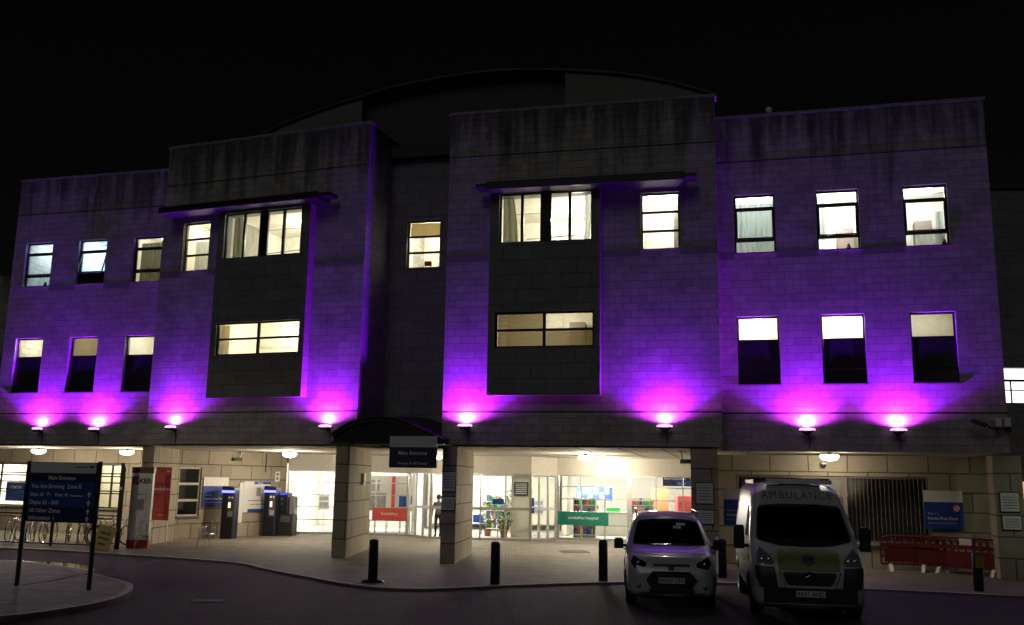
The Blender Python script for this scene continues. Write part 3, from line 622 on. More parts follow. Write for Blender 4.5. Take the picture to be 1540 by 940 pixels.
# ------------------------------------------------------------------ lamps
def undercroft_lamp(x, y, p_, label, r=.27):
    p_ *= 1.5
    t = thing('ceiling_lamp', label, 'lamp', (x, y, ZS-.3), 0, 'round lamps under the building')
    P('bowl', MB().lathe([(.02, .0), (r*.6, .02), (r*.92, .07), (r, .13), (r*.95, .16)], n=20), 'lamp_warm', t, smooth=True); P('base', MB().lathe([(r*1.02, .162), (r*1.02, .19), (.05, .2), (.05, .245)], n=20), 'signwhite', t)
    light('ceiling_lamp_light', 'POINT', (x, y, ZS-.5), p_, (1, .84, .60), .14)
for a in ((-18.8, 37.6, 110, 'leftmost round ceiling lamp above the bicycles'), (-15.0, 36.9, 80, 'round ceiling lamp beside the leftmost stone pier'), (-8.5, 36.4, 170, 'round ceiling lamp above the parking pay machines'),
          (-2.85, 36.2, 110, 'round ceiling lamp next to the hanging entrance sign'), (2.7, 33.4, 190, 'nearer of the two ceiling lamps right of the doors'), (3.85, 38.3, 150, 'farther of the two ceiling lamps right of the doors'),
          (9.5, 27.95, 18, 'round ceiling lamp above the ambulance')): undercroft_lamp(*a)
undercroft_lamp(-7.5, 41.4, 30, 'small ceiling lamp half hidden by the pier left of the doors', .12)
UVC = (.125, .0016, 1.0)
def uplight(F, u, z, label):
    jit = random.uniform(.82, 1.12); tl = random.uniform(-.07, .07)
    p = wpt(F, u, -.24, z-.22); rz = atan2(F[1][0], F[0][0])
    t = thing('flood_lamp', label, 'lamp', p, rz, 'purple uplights along the facade')
    P('housing', MB().prism([(-.18, -.003), (.18, -.003), (.09, -.08), (-.09, -.08)], 'y', -.06, .12), 'blackplastic', t, bevel=.01)
    P('lens', MB().lathe([(.20, .0), (.23, .02), (.22, .05), (.16, .075), (.07, .085), (.01, .088)], (0, .02, 0), 24, 'z', M=Matrix.Diagonal((1, .42, 1, 1))), 'lamp_uv', t, smooth=True)
    P('cable', MB().path([(.05, .21, -.1), (.07, .225, -.3), (.05, .228, -.52)], .012, 6), 'blackplastic', t)
    P('bracket', MB().box(-.02, .12, -.04, .02, .22, -.01).box(-.06, .22, -.12, .06, .238, .08), 'blackplastic', t)
    lo = light('flood_light', 'SPOT', wpt(F, u, -.23, z-.115), 1500*jit, (.19, .0, 1), .05, spot_size=radians(130), spot_blend=.22)
    d = (F.to_3x3() @ Vector((tl, .10, 1))).normalized(); lo.rotation_euler = d.to_track_quat('-Z', 'Y').to_euler()
    lo = light('flood_core_light', 'SPOT', wpt(F, u, -.28, z-.11), 200*jit, (.19, .0, 1), .05, spot_size=radians(70), spot_blend=1.0)
    d = (F.to_3x3() @ Vector((tl, .10, 1))).normalized(); lo.rotation_euler = d.to_track_quat('-Z', 'Y').to_euler()
    lo = light('flood_glow_light', 'SPOT', wpt(F, u, -.13, z-.02), 560*jit, (.60, .034, 1), .06, spot_size=radians(172), spot_blend=.35)
    d = (F.to_3x3() @ Vector((0, .5, 1))).normalized(); lo.rotation_euler = d.to_track_quat('-Z', 'Y').to_euler()
for F, u, lab in ((FA, -1.15, 'purple uplight farthest left on the facade'), (FA, 1.29, 'purple uplight second from the left'), (FB, -6.8, 'purple uplight below the small window of the left block'), (FB, -.81, 'purple uplight just left of the entrance canopy'),
                  (FC, .28, 'purple uplight just right of the entrance canopy'), (FC, 6.16, 'purple uplight above the white car'), (FD, -1.55, 'purple uplight above the ambulance'), (FD, .92, 'purple uplight farthest right on the facade')):
    uplight(F, u, 4.2, lab)

# ------------------------------------------------------------------ entrance canopy and hanging sign
t = thing('entrance_canopy', 'dark arched canopy between the two blocks over the entrance', 'canopy', (-3.7, 28.0, 0), -radians(15))
arcs = smooth_line([(-1.75, 3.72), (-1.35, 3.98), (-.9, 4.14), (-.3, 4.22), (.35, 4.15), (1.0, 3.9), (1.75, 3.58)], 3)
vs = []; fs = []
for x, z in arcs: vs += [(x, 0, z-.10), (x, 0, z), (x, 3.2, z+.25), (x, 3.2, z+.15)]
for i in range(len(arcs)-1): a = 4*i; fs += [(a+k, a+(k+1) % 4, a+4+(k+1) % 4, a+4+k) for k in range(4)]
P('roof_sheet', MB().add(vs, fs), 'roofmetal', t, clean=True)
pts = [(x, z-.08) for x, z in arcs] + [(1.75, 3.46), (-1.75, 3.46)]
P('front_panel', MB().prism(pts, 'y', .1, .16), 'spandrel', t); P('rib', MB().path([(x, -.02, z) for x, z in arcs], .035), 'darkmetal', t); P('tie_beam', MB().box(-1.8, .02, 3.42, 1.8, .22, 3.5), 'darkmetal', t)
t = thing('hanging_sign', 'navy hanging sign over the entrance with pale header', 'sign', (-2.85, 27.68, 2.74), -radians(15))
P('panel', MB().box(-.74, 0, 0, .74, .08, .60), 'navy_dark', t, bevel=.005); P('header', MB().box(-.74, .002, .602, .74, .078, .92), 'signgrey', t)
txt(t, 'Main Entrance', .155, 0, .38, 'textgrey', bold=.002, align='CENTER'); txt(t, '(Access to All Zones)', .105, 0, .1, 'textgrey', bold=.001, align='CENTER')
P('hanger', MB().box(-.6, .03, .92, -.57, .06, 1.1).box(.57, .03, .92, .60, .06, 1.1), 'darkmetal', t)

# ------------------------------------------------------------------ wayfinding sign on the island
t = thing('wayfinding_sign', 'tall blue wayfinding sign on two dark posts in the left foreground', 'sign', (-10.44, 20.55, .06), -radians(18))
P('post', MB().tube((0, 0, 0), (0, 0, 2.62), .05, 12), 'frame_dark', t); P('post', MB().tube((1.88, 0, 0), (1.88, 0, 2.62), .05, 12), 'frame_dark', t)
P('panel', MB().box(.06, -.02, 1.34, 1.82, .03, 2.60), 'navy_dark', t, bevel=.004)
patch(t, .07, 1.81, 2.37, 2.59, 'signgrey', -.026, 'header', .005); patch(t, .07, 1.81, 1.66, 2.19, 'navy', -.026, th=.005)
def st(s, size, x, z, al='LEFT', m='textgrey'): txt(t, s, size, x, z, m, -.032, .0015, al)
st('Main Entrance', .125, .94, 2.23, 'CENTER'); st('You Are Entering  Zone B', .125, .14, 2.05); st('Dept. 62', .10, .14, 1.885); st('\u2190', .16, .56, 1.87); st('Dept. 61', .10, .80, 1.885); st('Neurosciences', .055, 1.20, 1.885)
st('Depts 63 - B60', .125, .14, 1.71); st('All Other Zones', .125, .14, 1.54); st('Information  i', .125, .14, 1.385)
for z in (1.89, 1.71, 1.54, 1.385):
    P('arrow', MB().prism([(1.63, z+.03), (1.69, z+.10), (1.75, z+.03), (1.705, z+.045), (1.705, z-.02), (1.675, z-.02), (1.675, z+.045)], 'y', -.032, -.028), 'textgrey', t)
for k in range(3): patch(t, 1.25, 1.6, 2.49-k*.03, 2.505-k*.03, 'textgrey' if k else 'textdark', -.030, 'small_text', .003)
patch(t, 1.64, 1.76, 2.485, 2.53, 'textdark', -.030, 'logo', .003)

# ------------------------------------------------------------------ bicycle shelter railing, bicycles, boards
t = thing('railing', 'black rail screen in front of the parked bicycles', 'fence', (-12.9, 31.6, 0), radians(165))
for x in (0, 2.6, 5.2, 7.8): P('post', MB().box(x-.04, -.03, 0, x+.04, .03, 2.45), 'frame_dark', t)
for z in (.08, 1.05, 1.85, 2.12, 2.42): P('rail', MB().box(0.04, -.02, z-.02, 7.76, .02, z+.02), 'frame_dark', t)
t = thing('gate_post', 'tall dark post at the left edge of the white banner', 'post', (-12.86, 31.5, 0)); P('post', MB().box(-.06, -.06, 0, .06, .06, 2.75), 'frame_dark', t); P('cap', MB().box(-.07, -.07, 2.75, .07, .07, 2.78), 'frame_dark', t); P('sticker', MB().box(-.04, -.066, 1.9, .04, -.061, 2.0), 'paper', t)
def bicycle(loc, rz, label):
    t = thing('bicycle', label, 'bicycle', loc, rz, 'bicycles parked in the rack')
    for x in (-.52, .52):
        mb = MB(); mb.path([(x+.33*cos(a*pi/14), 0, .34+.33*sin(a*pi/14)) for a in range(28)], .018, 6, closed=True)
        wh = P('wheel', mb, 'tyre', t, smooth=True); sp = MB()
        for a in range(12): sp.tube((x, 0, .34), (x+.31*cos(a*pi/6), 0, .34+.31*sin(a*pi/6)), .003, 4)
        sp.path([(x+.305*cos(a*pi/14), 0, .34+.305*sin(a*pi/14)) for a in range(28)], .009, 5, closed=True); P('spokes', sp, 'chrome', wh)
    mb = MB().tube((-.05, 0, .30), (.40, 0, .80), .018).tube((-.05, 0, .30), (-.2, 0, .85), .017).tube((-.17, 0, .78), (.36, 0, .82), .016).tube((-.52, 0, .34), (-.05, 0, .30), .011).tube((-.52, 0, .34), (-.17, 0, .78), .010).tube((.36, 0, .92), (.42, 0, .72), .02).tube((.42, 0, .72), (.52, 0, .34), .014)
    P('frame', mb, 'alu', t); P('handlebar', MB().path([(.38, -.28, .98), (.34, -.1, .96), (.36, 0, .95), (.34, .1, .96), (.38, .28, .98)], .013), 'darkmetal', t)
    P('saddle', MB().prism([(-.34, -.07), (-.30, -.08), (-.08, -.02), (-.08, .02), (-.30, .08), (-.34, .07)], 'z', .88, .93), 'blackplastic', t, bevel=.01); P('mudguard', MB().path([(-.52+.37*cos(a*pi/10), 0, .34+.37*sin(a*pi/10)) for a in range(1, 9)], .02, 5), 'chrome', t)
    return t
b0 = bicycle((-17.6, 34.0, 0), radians(100), 'bicycle at the far left end of the rack')
for x, y, r_, lab in ((-16.9, 33.8, 108, 'second bicycle from the left in the rack'), (-16.2, 33.7, 96, 'bicycle just left of the narrow pole gap in the rack'), (-15.4, 33.5, 110, 'bicycle seen below the wayfinding sign, left of centre'), (-14.7, 33.3, 98, 'bicycle seen below the wayfinding sign, right of centre'), (-14.0, 33.1, 70, 'last bicycle behind the yellow board'), (-13.5, 32.7, 40, 'bicycle turned sideways at the right end of the rack')):
    dup(b0, (x, y, 0), radians(r_), lab)
for i, x in enumerate((-17.2, -16.5, -15.0, -14.3)):
    t = thing('cycle_hoop', ['leftmost', 'second', 'third', 'rightmost'][i] + ' shiny steel cycle hoop between the bicycles', 'cycle stand', (x, 33.3-.0, 0), 0, 'steel cycle hoops')
    P('hoop', MB().path([(0, 0, 0), (0, .08, .55), (0, .16, .75), (0, .6, .78), (0, .68, .6), (0, .75, 0)], .028, 8), 'chrome', t, smooth=True)
t = thing('caution_board', 'yellow floor board leaning under the wayfinding sign', 'board', (-13.2, 30.95, 0), radians(-12)); M = Matrix.Rotation(radians(-12), 4, 'X') @ Matrix.Rotation(radians(12), 4, 'Y')
P('panel', MB(M).box(-.33, 0, .0, .33, .03, .78), 'yellow', t); P('text_block', MB(M).box(-.2, -.006, .5, .2, -.002, .58).box(-.2, -.006, .34, .2, -.002, .41).box(-.14, -.006, .16, .14, -.002, .23), 'textdark', t); P('back_leg', MB().box(-.25, .2, 0, .25, .22, .7), 'yellow', t)
# purple notice inside the left undercroft window
t = board('wall_notice', 'dark purple notice in the bright left window behind the bicycles', 'notice', (*xy(FW0, 5.0, -.05), 1.2), -atan2(4.6, 13.6), 1.1, .8, .02, 'navy'); txt(t, 'CYCLE', .2, 0, .5, align='CENTER')
# white contractor's panel
t = thing('display_stand', 'tall white and red display stand beside the stone pier', 'display stand', (-12.72, 31.95, 0), -radians(4))
P('panel', MB().box(-.02, 0, .26, .72, .14, 2.46), 'signwhite', t, bevel=.006); P('base', MB().box(-.02, -.002, 0, .72, .142, .258), 'red', t); P('top', MB().box(-.03, -.01, 2.462, .74, .15, 2.66), 'redplastic', t)
txt(t, 'KIER', .24, .26, 2.12, 'textdark', bold=.005, sp=.85); P('logo', MB().prism([(.02, 2.36), (.24, 2.36), (.24, 2.30), (.09, 2.08), (.02, 2.08)], 'y', -.006, -.002), 'red', t); P('logo_shadow', MB().prism([(.12, 2.08), (.24, 2.08), (.24, 2.27)], 'y', -.009, -.005), 'signblue', t)
P('poster', MB().box(.10, -.006, .95, .62, -.002, 1.95), 'paper', t); P('diagram', MB().box(.24, -.010, 1.25, .48, -.007, 1.6).box(.18, -.010, 1.75, .56, -.007, 1.78), 'print', t)
t = board('smokefree_banner', 'red smokefree banner on the leftmost stone pier', 'banner', (-12.2, 33.2, .86), -radians(10), .76, 1.82, .03, 'red')
txt(t, 'Please be', .15, -.2, 1.2, 'textdark', bold=.002); txt(t, 'Smokefree', .15, -.28, 1.02, 'textwhite', bold=.002); txt(t, 'site', .15, -.2, .84, 'textdark'); txt(t, 'smokefree', .07, -.02, .16); patch(t, .2, .32, 1.66, 1.7, 'textwhite', name='logo')
P('frame_leg', MB().box(-.36, .0, -.86, -.33, .03, 0).box(.33, .0, -.86, .36, .03, 0), 'alu', t)
# smoke free zone signs
def smoke_sign(loc, rz, w, label):
    h = w*1.05; t = board('smoke_free_sign', label, 'sign', loc, rz, w, h, .03, 'signblue', 'smoke free zone signs')
    patch(t, -w/2+.004, w/2-.004, h*.70, h-.004, 'signwhite', -.005, 'header', .004); txt(t, 'This is a', w*.085, -w*.42, h*.38); txt(t, 'Smoke Free Zone', w*.105, -w*.42, h*.25, bold=.002); txt(t, 'Please go outside the grounds to smoke', w*.045, -w*.42, h*.15, 'textgrey')
    P('symbol', MB().lathe([(w*.10, -.008), (w*.10, -.003)], (w*.33, 0, h*.55), 20, 'y'), 'signwhite', t)
    P('symbol_ring', MB().path([(w*.33+w*.09*cos(a*pi/10), -.010, h*.55+w*.09*sin(a*pi/10)) for a in range(20)], w*.012, 4, closed=True).tube((w*.27, -.010, h*.61), (w*.39, -.010, h*.49), w*.012, 4), 'red', t)
    P('header_text', MB().box(-w*.35, -.010, h*.82, w*.25, -.006, h*.86).box(w*.3, -.010, h*.81, w*.44, -.006, h*.88), 'textgrey', t)
r1 = atan2(3.0, 1.22)
smoke_sign((*xy(FW1, 1.72, -.05), 1.18), atan2(1.8, 1.6), 1.12, 'blue smoke free sign on the stone wall left of the pay machines')
smoke_sign((6.75, 27.6, 1.25), -radians(14), 1.0, 'blue smoke free sign half hidden behind the ambulance'); smoke_sign((*xy(FD, 2.35, 1.93), 1.2), -radians(14.4), 1.08, 'blue smoke free sign above the red barriers')
# car park board + tariff sheet
t = board('parking_map_board', 'large white parking notice with blue header between pay machines', 'notice', (*xy(FW2, 1.45, -.06), .95), atan2(2.8, 1.57), 1.55, 1.25, .03, 'signwhite')
patch(t, -.2, .77, 1.13, 1.245, 'signblue', name='header'); txt(t, 'Parking', .10, .0, 1.15); patch(t, -.5, .77, .004, .13, 'signblue', name='footer'); patch(t, -.05, .2, .65, 1.0, 'print', name='plan'); patch(t, -.5, .6, .45, .49, 'print', name='plan'); patch(t, -.4, .55, .3, .33, 'print', name='plan'); P('side_sheet', MB().box(-1.0, 0, -.4, -.79, .03, 1.2), 'signwhite', t); patch(t, .45, .52, .2, .4, 'textdark', name='figure')
t = board('tariff_sheet', 'small white sheet above the middle pay machine', 'notice', (*xy(FW2, 2.6, -.05), 2.2), atan2(2.8, 1.57), .3, .42, .02, 'paper'); patch(t, -.1, .1, .26, .36, 'print', name='print'); patch(t, -.05, .05, .08, .18, 'textdark', name='print')
# pay machines
def paymachine(loc, rz, label):
    t = thing('pay_machine', label, 'pay machine', loc, rz, 'parking pay machines')
    P('body', MB().rbox(-.26, -.24, 0, .26, .24, 1.86, .03), 'kiosk', t); P('cap', MB().prism([(-.26, 1.86), (.26, 1.86), (.25, 1.96), (-.25, 2.02)], 'y', -.26, .26), 'bollard', t)
    P('light_bar', MB().box(-.26, -.275, 1.76, .26, -.262, 1.85), 'strip_blue', t); P('fascia', MB().box(-.02, -.246, .8, .23, -.242, 1.68), 'gable_dark', t); P('symbol', MB().lathe([(.05, -.252), (.05, -.247)], (.05, 0, 1.58), 12, 'y').lathe([(.04, -.252), (.04, -.247)], (.17, 0, 1.58), 12, 'y'), 'textwhite', t)
    P('screen', MB().box(.02, -.252, 1.18, .12, -.247, 1.40), 'screen', t); P('keypad', MB().box(.02, -.252, .85, .22, -.247, 1.05), 'print', t)
paymachine((-10.95, 37.4, 0), radians(-8), 'nearer pay machine left of the parking notice'); paymachine((-9.85, 39.5, 0), radians(-8), 'farther pay machine right of the parking notice')
t = thing('change_machine', 'dark wide machine with round dials right of the farther pay machine', 'machine', (-9.33, 39.95, 0), radians(-8))
P('body', MB().rbox(-.4, -.3, 0, .4, .3, .88, .04), 'blackplastic', t); P('upper_cabinet', MB().rbox(-.42, -.25, .881, .14, .25, 1.75, .03), 'kiosk', t); P('side_case', MB().rbox(.16, -.2, .881, .42, .2, 1.62, .05), 'lampglass', t); P('blue_strip', MB().box(-.4, -.262, 1.66, .1, -.255, 1.74), 'strip_dim', t)
P('dial', MB().lathe([(.06, -.26), (.06, -.252)], (-.28, 0, 1.5), 14, 'y').lathe([(.06, -.26), (.06, -.252)], (-.28, 0, 1.3), 14, 'y').lathe([(.06, -.26), (.06, -.252)], (-.12, 0, 1.5), 14, 'y').lathe([(.06, -.26), (.06, -.252)], (-.12, 0, 1.3), 14, 'y'), 'gable_dark', t); P('tray', MB().box(-.1, -.36, .55, .3, -.302, .8), 'gable_dark', t)
# chairs
def chair(loc, rz, label):
    t = thing('metal_chair', label, 'chair', loc, rz, 'tubular metal chairs under the building')
    P('seat', MB().rbox(-.2, -.2, .44, .2, .2, .465, .03), 'alu', t)
    for sx in (-1, 1):
        P('leg', MB().tube((.19*sx, -.19, .44), (.24*sx, -.24, 0), .014), 'chrome', t); P('leg', MB().tube((.19*sx, .19, .44), (.24*sx, .26, 0), .014), 'chrome', t)
    P('backrest', MB().path([(-.2, .19, .44), (-.23, .22, .7), (-.22, .25, .86), (-.1, .27, .9), (.1, .27, .9), (.22, .25, .86), (.23, .22, .7), (.2, .19, .44)], .012, 8).tube((0, .2, .45), (0, .27, .9), .009), 'chrome', t, smooth=True)
    P('armrest', MB().path([(-.21, .23, .68), (-.25, 0, .66), (-.24, -.18, .62), (-.21, -.2, .45)], .011).path([(.21, .23, .68), (.25, 0, .66), (.24, -.18, .62), (.21, -.2, .45)], .011), 'chrome', t, smooth=True)
    return t
c0 = chair((-12.05, 31.65, 0), radians(10), 'metal chair in front of the white display stand'); dup(c0, (-10.35, 32.9, 0), radians(-12), 'metal chair on the paving below the smoke free sign')
# plaques on piers
def plaque(loc, rz, w, h, label, dark):
    t = board('wall_plaque', label, 'plaque', loc, rz, w, h, .025, 'frame_dark', 'text plaques on the piers'); patch(t, -w/2+.02, w/2-.02, .03, h-.03, 'signgrey' if dark else 'signwhite', -.004, 'sheet')
    for k in range(5): patch(t, -w*.35, w*.35, h*.2+k*h*.13, h*.23+k*h*.13, 'textdark', -.008, 'text_line')
rr2 = -atan2(.06, .44); rr3 = -atan2(.16, .74)
plaque((-1.80, 28.17, 2.05), rr2, .42, .62, 'upper plaque on the pier right of the hanging sign', 1); plaque((-1.80, 28.17, 1.5), rr2, .42, .44, 'lower plaque on the pier right of the hanging sign', 1)
plaque((5.48, 26.54, 1.85), rr3, .5, .62, 'upper plaque on the pier beside the white car', 1); plaque((5.48, 26.54, 1.3), rr3, .5, .42, 'lower plaque on the pier beside the white car', 1)
plaque((*xy(FD, 3.68, -.06), 1.78), -radians(14.4), .5, .56, 'upper pale plaque on the far right pier', 0); plaque((*xy(FD, 3.70, -.06), 1.3), -radians(14.4), .5, .42, 'lower pale plaque on the far right pier', 0)
t = thing('wall_box', 'small white box high on the lit side of the pier left of the doors', 'box', (-4.93, 31.5, 2.2)); P('case', MB().rbox(0, -.12, 0, .12, .12, .38, .02), 'signwhite', t); P('cover', MB().box(.121, -.09, .05, .13, .09, .33), 'signgrey', t)
t = thing('wall_switch', 'small white plate lower on the pier left of the doors', 'switch', (-4.925, 31.9, 1.42)); P('plate', MB().box(0, -.1, 0, .03, .1, .12), 'signwhite', t)
# cctv
def cctv(loc, rz, label):
    t = thing('security_camera', label, 'camera', loc, rz, 'security cameras'); P('body', MB().rbox(-.07, -.28, -.06, .07, .1, .06, .02), 'lampdark', t); P('lens', MB().lathe([(.04, -.30), (.04, -.281)], (0, 0, 0), 12, 'y'), 'spandrel', t); P('bracket', MB().tube((0, .05, .06), (0, .1, .26), .02).box(-.05, .05, .24, .05, .15, .27), 'signwhite', t)
cctv((-11.0, 38.4, 3.08), radians(-40), 'dark security camera above the parking notice'); cctv((5.1, 27.6, 3.05), radians(30), 'dark security camera at the top of the pier by the white car')
t = thing('dome_camera', 'small dark dome camera under the lamp behind the ambulance', 'camera', (*xy(FD, -1.0, 1.88), 2.95)); P('base', MB().lathe([(.09, .12), (.09, .16)]), 'signwhite', t); P('dome', MB().lathe([(.01, 0), (.06, .02), (.085, .07), (.088, .119)]), 'spandrel', t, smooth=True)
M = FD; p = wpt(FD, 3.55, -.1, 4.05)
t = thing('security_camera', 'white twin security camera on a long arm at the far right corner', 'camera', p, -radians(14.4), 'security cameras')
P('arm', MB().path([(.25, 0, 0), (-.1, -.15, -.02), (-.3, -.25, .02), (-.42, -.3, .15)], .025), 'lampdark', t); P('housing', MB().rbox(-.12, -.2, .06, .04, .02, .3, .02).rbox(.1, -.2, .06, .26, .02, .3, .02), 'signwhite', t); P('camera_head', MB(Matrix.Translation(Vector((-.5, -.32, .1))) @ Matrix.Rotation(.4, 4, 'Y')).rbox(-.3, -.06, -.05, .1, .06, .06, .02), 'lampdark', t); P('bracket', MB().box(.2, -.02, -.1, .3, .09, .1), 'lampdark', t)
t = thing('roof_dome', 'small pale dome on the parapet of the right wing', 'fixture', wpt(FD, -2.3, .1, 13.85)); P('dome', MB().lathe([(.09, 0), (.09, .07), (.11, .12), (.09, .2), (.03, .24)]), 'signwhite', t, smooth=True)
# conduits
W('conduit', MB().tube(wpt(FW2, 1.9, -.02, 2.6), wpt(FW2, 1.9, -.02, 3.38), .02), 'darkmetal'); 

# ------------------------------------------------------------------ bollards and barriers
def bollard(x, y, z, label, h=1.0):
    t = thing('bollard', label, 'bollard', (x, y, z), 0, 'dark blue bollards')
    P('post', MB().lathe([(.115, 0), (.115, h-.06), (.10, h-.02), (.05, h)], n=16), 'bollard', t, smooth=True); P('band', MB().lathe([(.118, h*.62), (.118, h*.66)], n=16), 'navy_dark', t)
    return t
t = bollard(-3.2, 22.85, 0, 'bollard with splayed feet at the kerb left of the entrance'); P('foot', MB().prism([(-.28, 0), (-.1, 0), (-.1, .07), (-.22, .05)], 'y', -.05, .05).prism([(.28, 0), (.1, 0), (.1, .07), (.22, .05)], 'y', -.05, .05), 'bollard', t)
bollard(-.3, 22.95, 0, 'bollard at the kerb in front of the sliding doors', .98); bollard(2.39, 24.1, 0, 'bollard just left of the white car', 1.0)
t = bollard(5.65, 25.3, 0, 'bollard between the white car and the ambulance'); P('reflector', MB().box(-.17, -.12, .1, -.13, -.08, 1.05), 'textwhite', t)
t = bollard(11.3, 23.1, 0, 'bollard with a yellow label near the red barriers', .9); P('label_plate', MB().box(-.09, -.14, .55, .09, -.119, .85), 'yellow', t)
def barrier(loc, rz, label):
    t = thing('safety_barrier', label, 'barrier', loc, rz, 'red plastic pedestrian barriers')
    mb = MB(); mb.path([(-1, 0, .2), (-1.0, 0, .75), (-.93, 0, .95), (-.8, 0, 1.0), (.8, 0, 1.0), (.93, 0, .95), (1, 0, .75), (1, 0, .2)], .03, 8)
    for z in (.2, .42, .72): mb.box(-.98, -.018, z-.03, .98, .018, z+.03)
    mb.box(-.99, -.012, .72, .99, .012, .80).box(-.9, -.009, .25, .9, .009, .62)
    for k in range(9):
        x = -.8+k*.2; mb.box(x-.018, -.012, .2, x+.018, .012, .95)
        if k < 8: mb.path([(x+.02, 0, .85), (x+.06, 0, .93), (x+.14, 0, .93), (x+.18, 0, .85)], .016, 5)
    P('panel', mb, 'redplastic', t, smooth=False)
    for x in (-.75, .75): P('foot', MB().prism([(-.25, 0), (.25, 0), (.05, .2), (-.05, .2)], 'x', x-.05, x+.05), 'signwhite', t)
    return t
b1 = barrier((11.95, 28.0, 0), radians(-10), 'red plastic barrier left, nearest the ambulance'); dup(b1, (12.75, 27.55, 0), radians(-30), 'red plastic barrier partly behind the right one')
b3 = dup(b1, (13.0, 27.2, 0), radians(-48), 'red plastic barrier at right with a white notice on it')
P('notice', MB().box(-.15, -.035, .82, .2, -.031, 1.0), 'paper', b3)

# ------------------------------------------------------------------ vehicles
def lerp(tab, y):
    if y <= tab[0][0]: return tab[0][1]
    for (a, b_2), (c, d) in zip(tab[:-1], tab[1:]):
        if y <= c: return b_2 + (d-b_2)*(y-a)/(c-a)
    return tab[-1][1]
def slerp_(tab, y):
    """smooth interpolation"""
    e = .04; return (lerp(tab, y-e)+2*lerp(tab, y)+lerp(tab, y+e))/4
def shell(Lg, top, hw, shape, bot, sec, stations):
    vs = []; fs = []; m = len(sec)*2-1
    for y in stations:
        zt = slerp_(top, y); zb = lerp(bot, y); w = slerp_(hw, y); half = []
        for f, g_ in sec:
            z = zb+(zt-zb)*f; half.append((w*lerp(shape, z)*g_, z))
        ring = [(x, y, z) for x, z in half] + [(-x, y, z) for x, z in reversed(half[:-1])]
        vs += ring
    m = len(ring)
    for i in range(len(stations)-1):
        for j in range(m-1): a = i*m+j; fs.append((a, a+1, a+m+1, a+m))
        fs.append((i*m+m-1, i*m, i*m+m, i*m+2*m-1))
    n = len(stations); fs.append(tuple(range(m-1, -1, -1))); fs.append(tuple((n-1)*m+j for j in range(m)))
    return vs, fs
def inpoly(p, poly):
    c = False; j = len(poly)-1
    for i in range(len(poly)):
        if (poly[i][1] > p[1]) != (poly[j][1] > p[1]) and p[0] < (poly[j][0]-poly[i][0])*(p[1]-poly[i][1])/(poly[j][1]-poly[i][1])+poly[i][0]: c = not c
        j = i
    return c
def project(bvh, outline, axis, off, step=.04, side=1, rim=0):
    """a panel with the given outline laid on the body by ray casting, set proud of it"""
    xs = [p[0] for p in outline]; zs = [p[1] for p in outline]
    b = bmesh.new()
    vsl = [b.verts.new((p[0], p[1], 0)) for p in outline]; b.faces.new(vsl)
    for k in range(int((max(xs)-min(xs))/step)+1):
        x = min(xs)+k*step+.0011
        bmesh.ops.bisect_plane(b, geom=b.verts[:]+b.edges[:]+b.faces[:], plane_co=(x, 0, 0), plane_no=(1, 0, 0))
    for k in range(int((max(zs)-min(zs))/step)+1):
        z = min(zs)+k*step+.0013
        bmesh.ops.bisect_plane(b, geom=b.verts[:]+b.edges[:]+b.faces[:], plane_co=(0, z, 0), plane_no=(0, 1, 0))
    bmesh.ops.triangulate(b, faces=[f for f in b.faces if len(f.verts) > 4])
    vs = []
    b.verts.index_update()
    for v in b.verts:
        p, q = v.co.x, v.co.y
        if axis == 'y': o_, d_ = Vector((p, -3, q)), Vector((0, 1, 0))
        else: o_, d_ = Vector((3*side, p, q)), Vector((-side, 0, 0))
        h = bvh.ray_cast(o_, d_)
        if h[0] is None: vs.append(o_ + d_*3.05)
        else:
            n = h[1] if h[1].dot(d_) < 0 else -h[1]
            n = (n*.5 - d_*.5).normalized(); vs.append(h[0] + n*off)
    fs = [tuple(v.index for v in f.verts) for f in b.faces]; b.free()
    return MB().add(vs, fs)
def mirror(o): return [(-x, z) for x, z in reversed(o)]
def rnd(o, n=3):
    """round an outline's corners"""
    out = []; k = len(o)
    for i in range(k):
        a, b_2, c = Vector(o[i-1]), Vector(o[i]), Vector(o[(i+1) % k])
        r = min(.25*(a-b_2).length, .25*(c-b_2).length, .08); p = b_2+(a-b_2).normalized()*r; q = b_2+(c-b_2).normalized()*r
        for t_ in [j/n for j in range(n+1)]: v = p*(1-t_)**2+b_2*2*t_*(1-t_)+q*t_*t_; out.append((v.x, v.y))
    return out
def wheel(t, x, y, r, w, s_):
    prof = [(r*.62, -w/2), (r*.92, -w/2), (r, -w*.35), (r, w*.35), (r*.92, w/2), (r*.62, w/2)]
    wh = P('wheel', MB().lathe(prof, (x, y, r), 28, 'x'), 'tyre', t, smooth=True)
    P('rim', MB().lathe([(.05, s_*(w/2-.01)), (r*.25, s_*(w/2-.03)), (r*.55, s_*(w/2-.04)), (r*.63, s_*(w/2+.004)), (r*.60, s_*(w/2-.05))], (x, y, r), 20, 'x'), 'alu', wh, smooth=True)
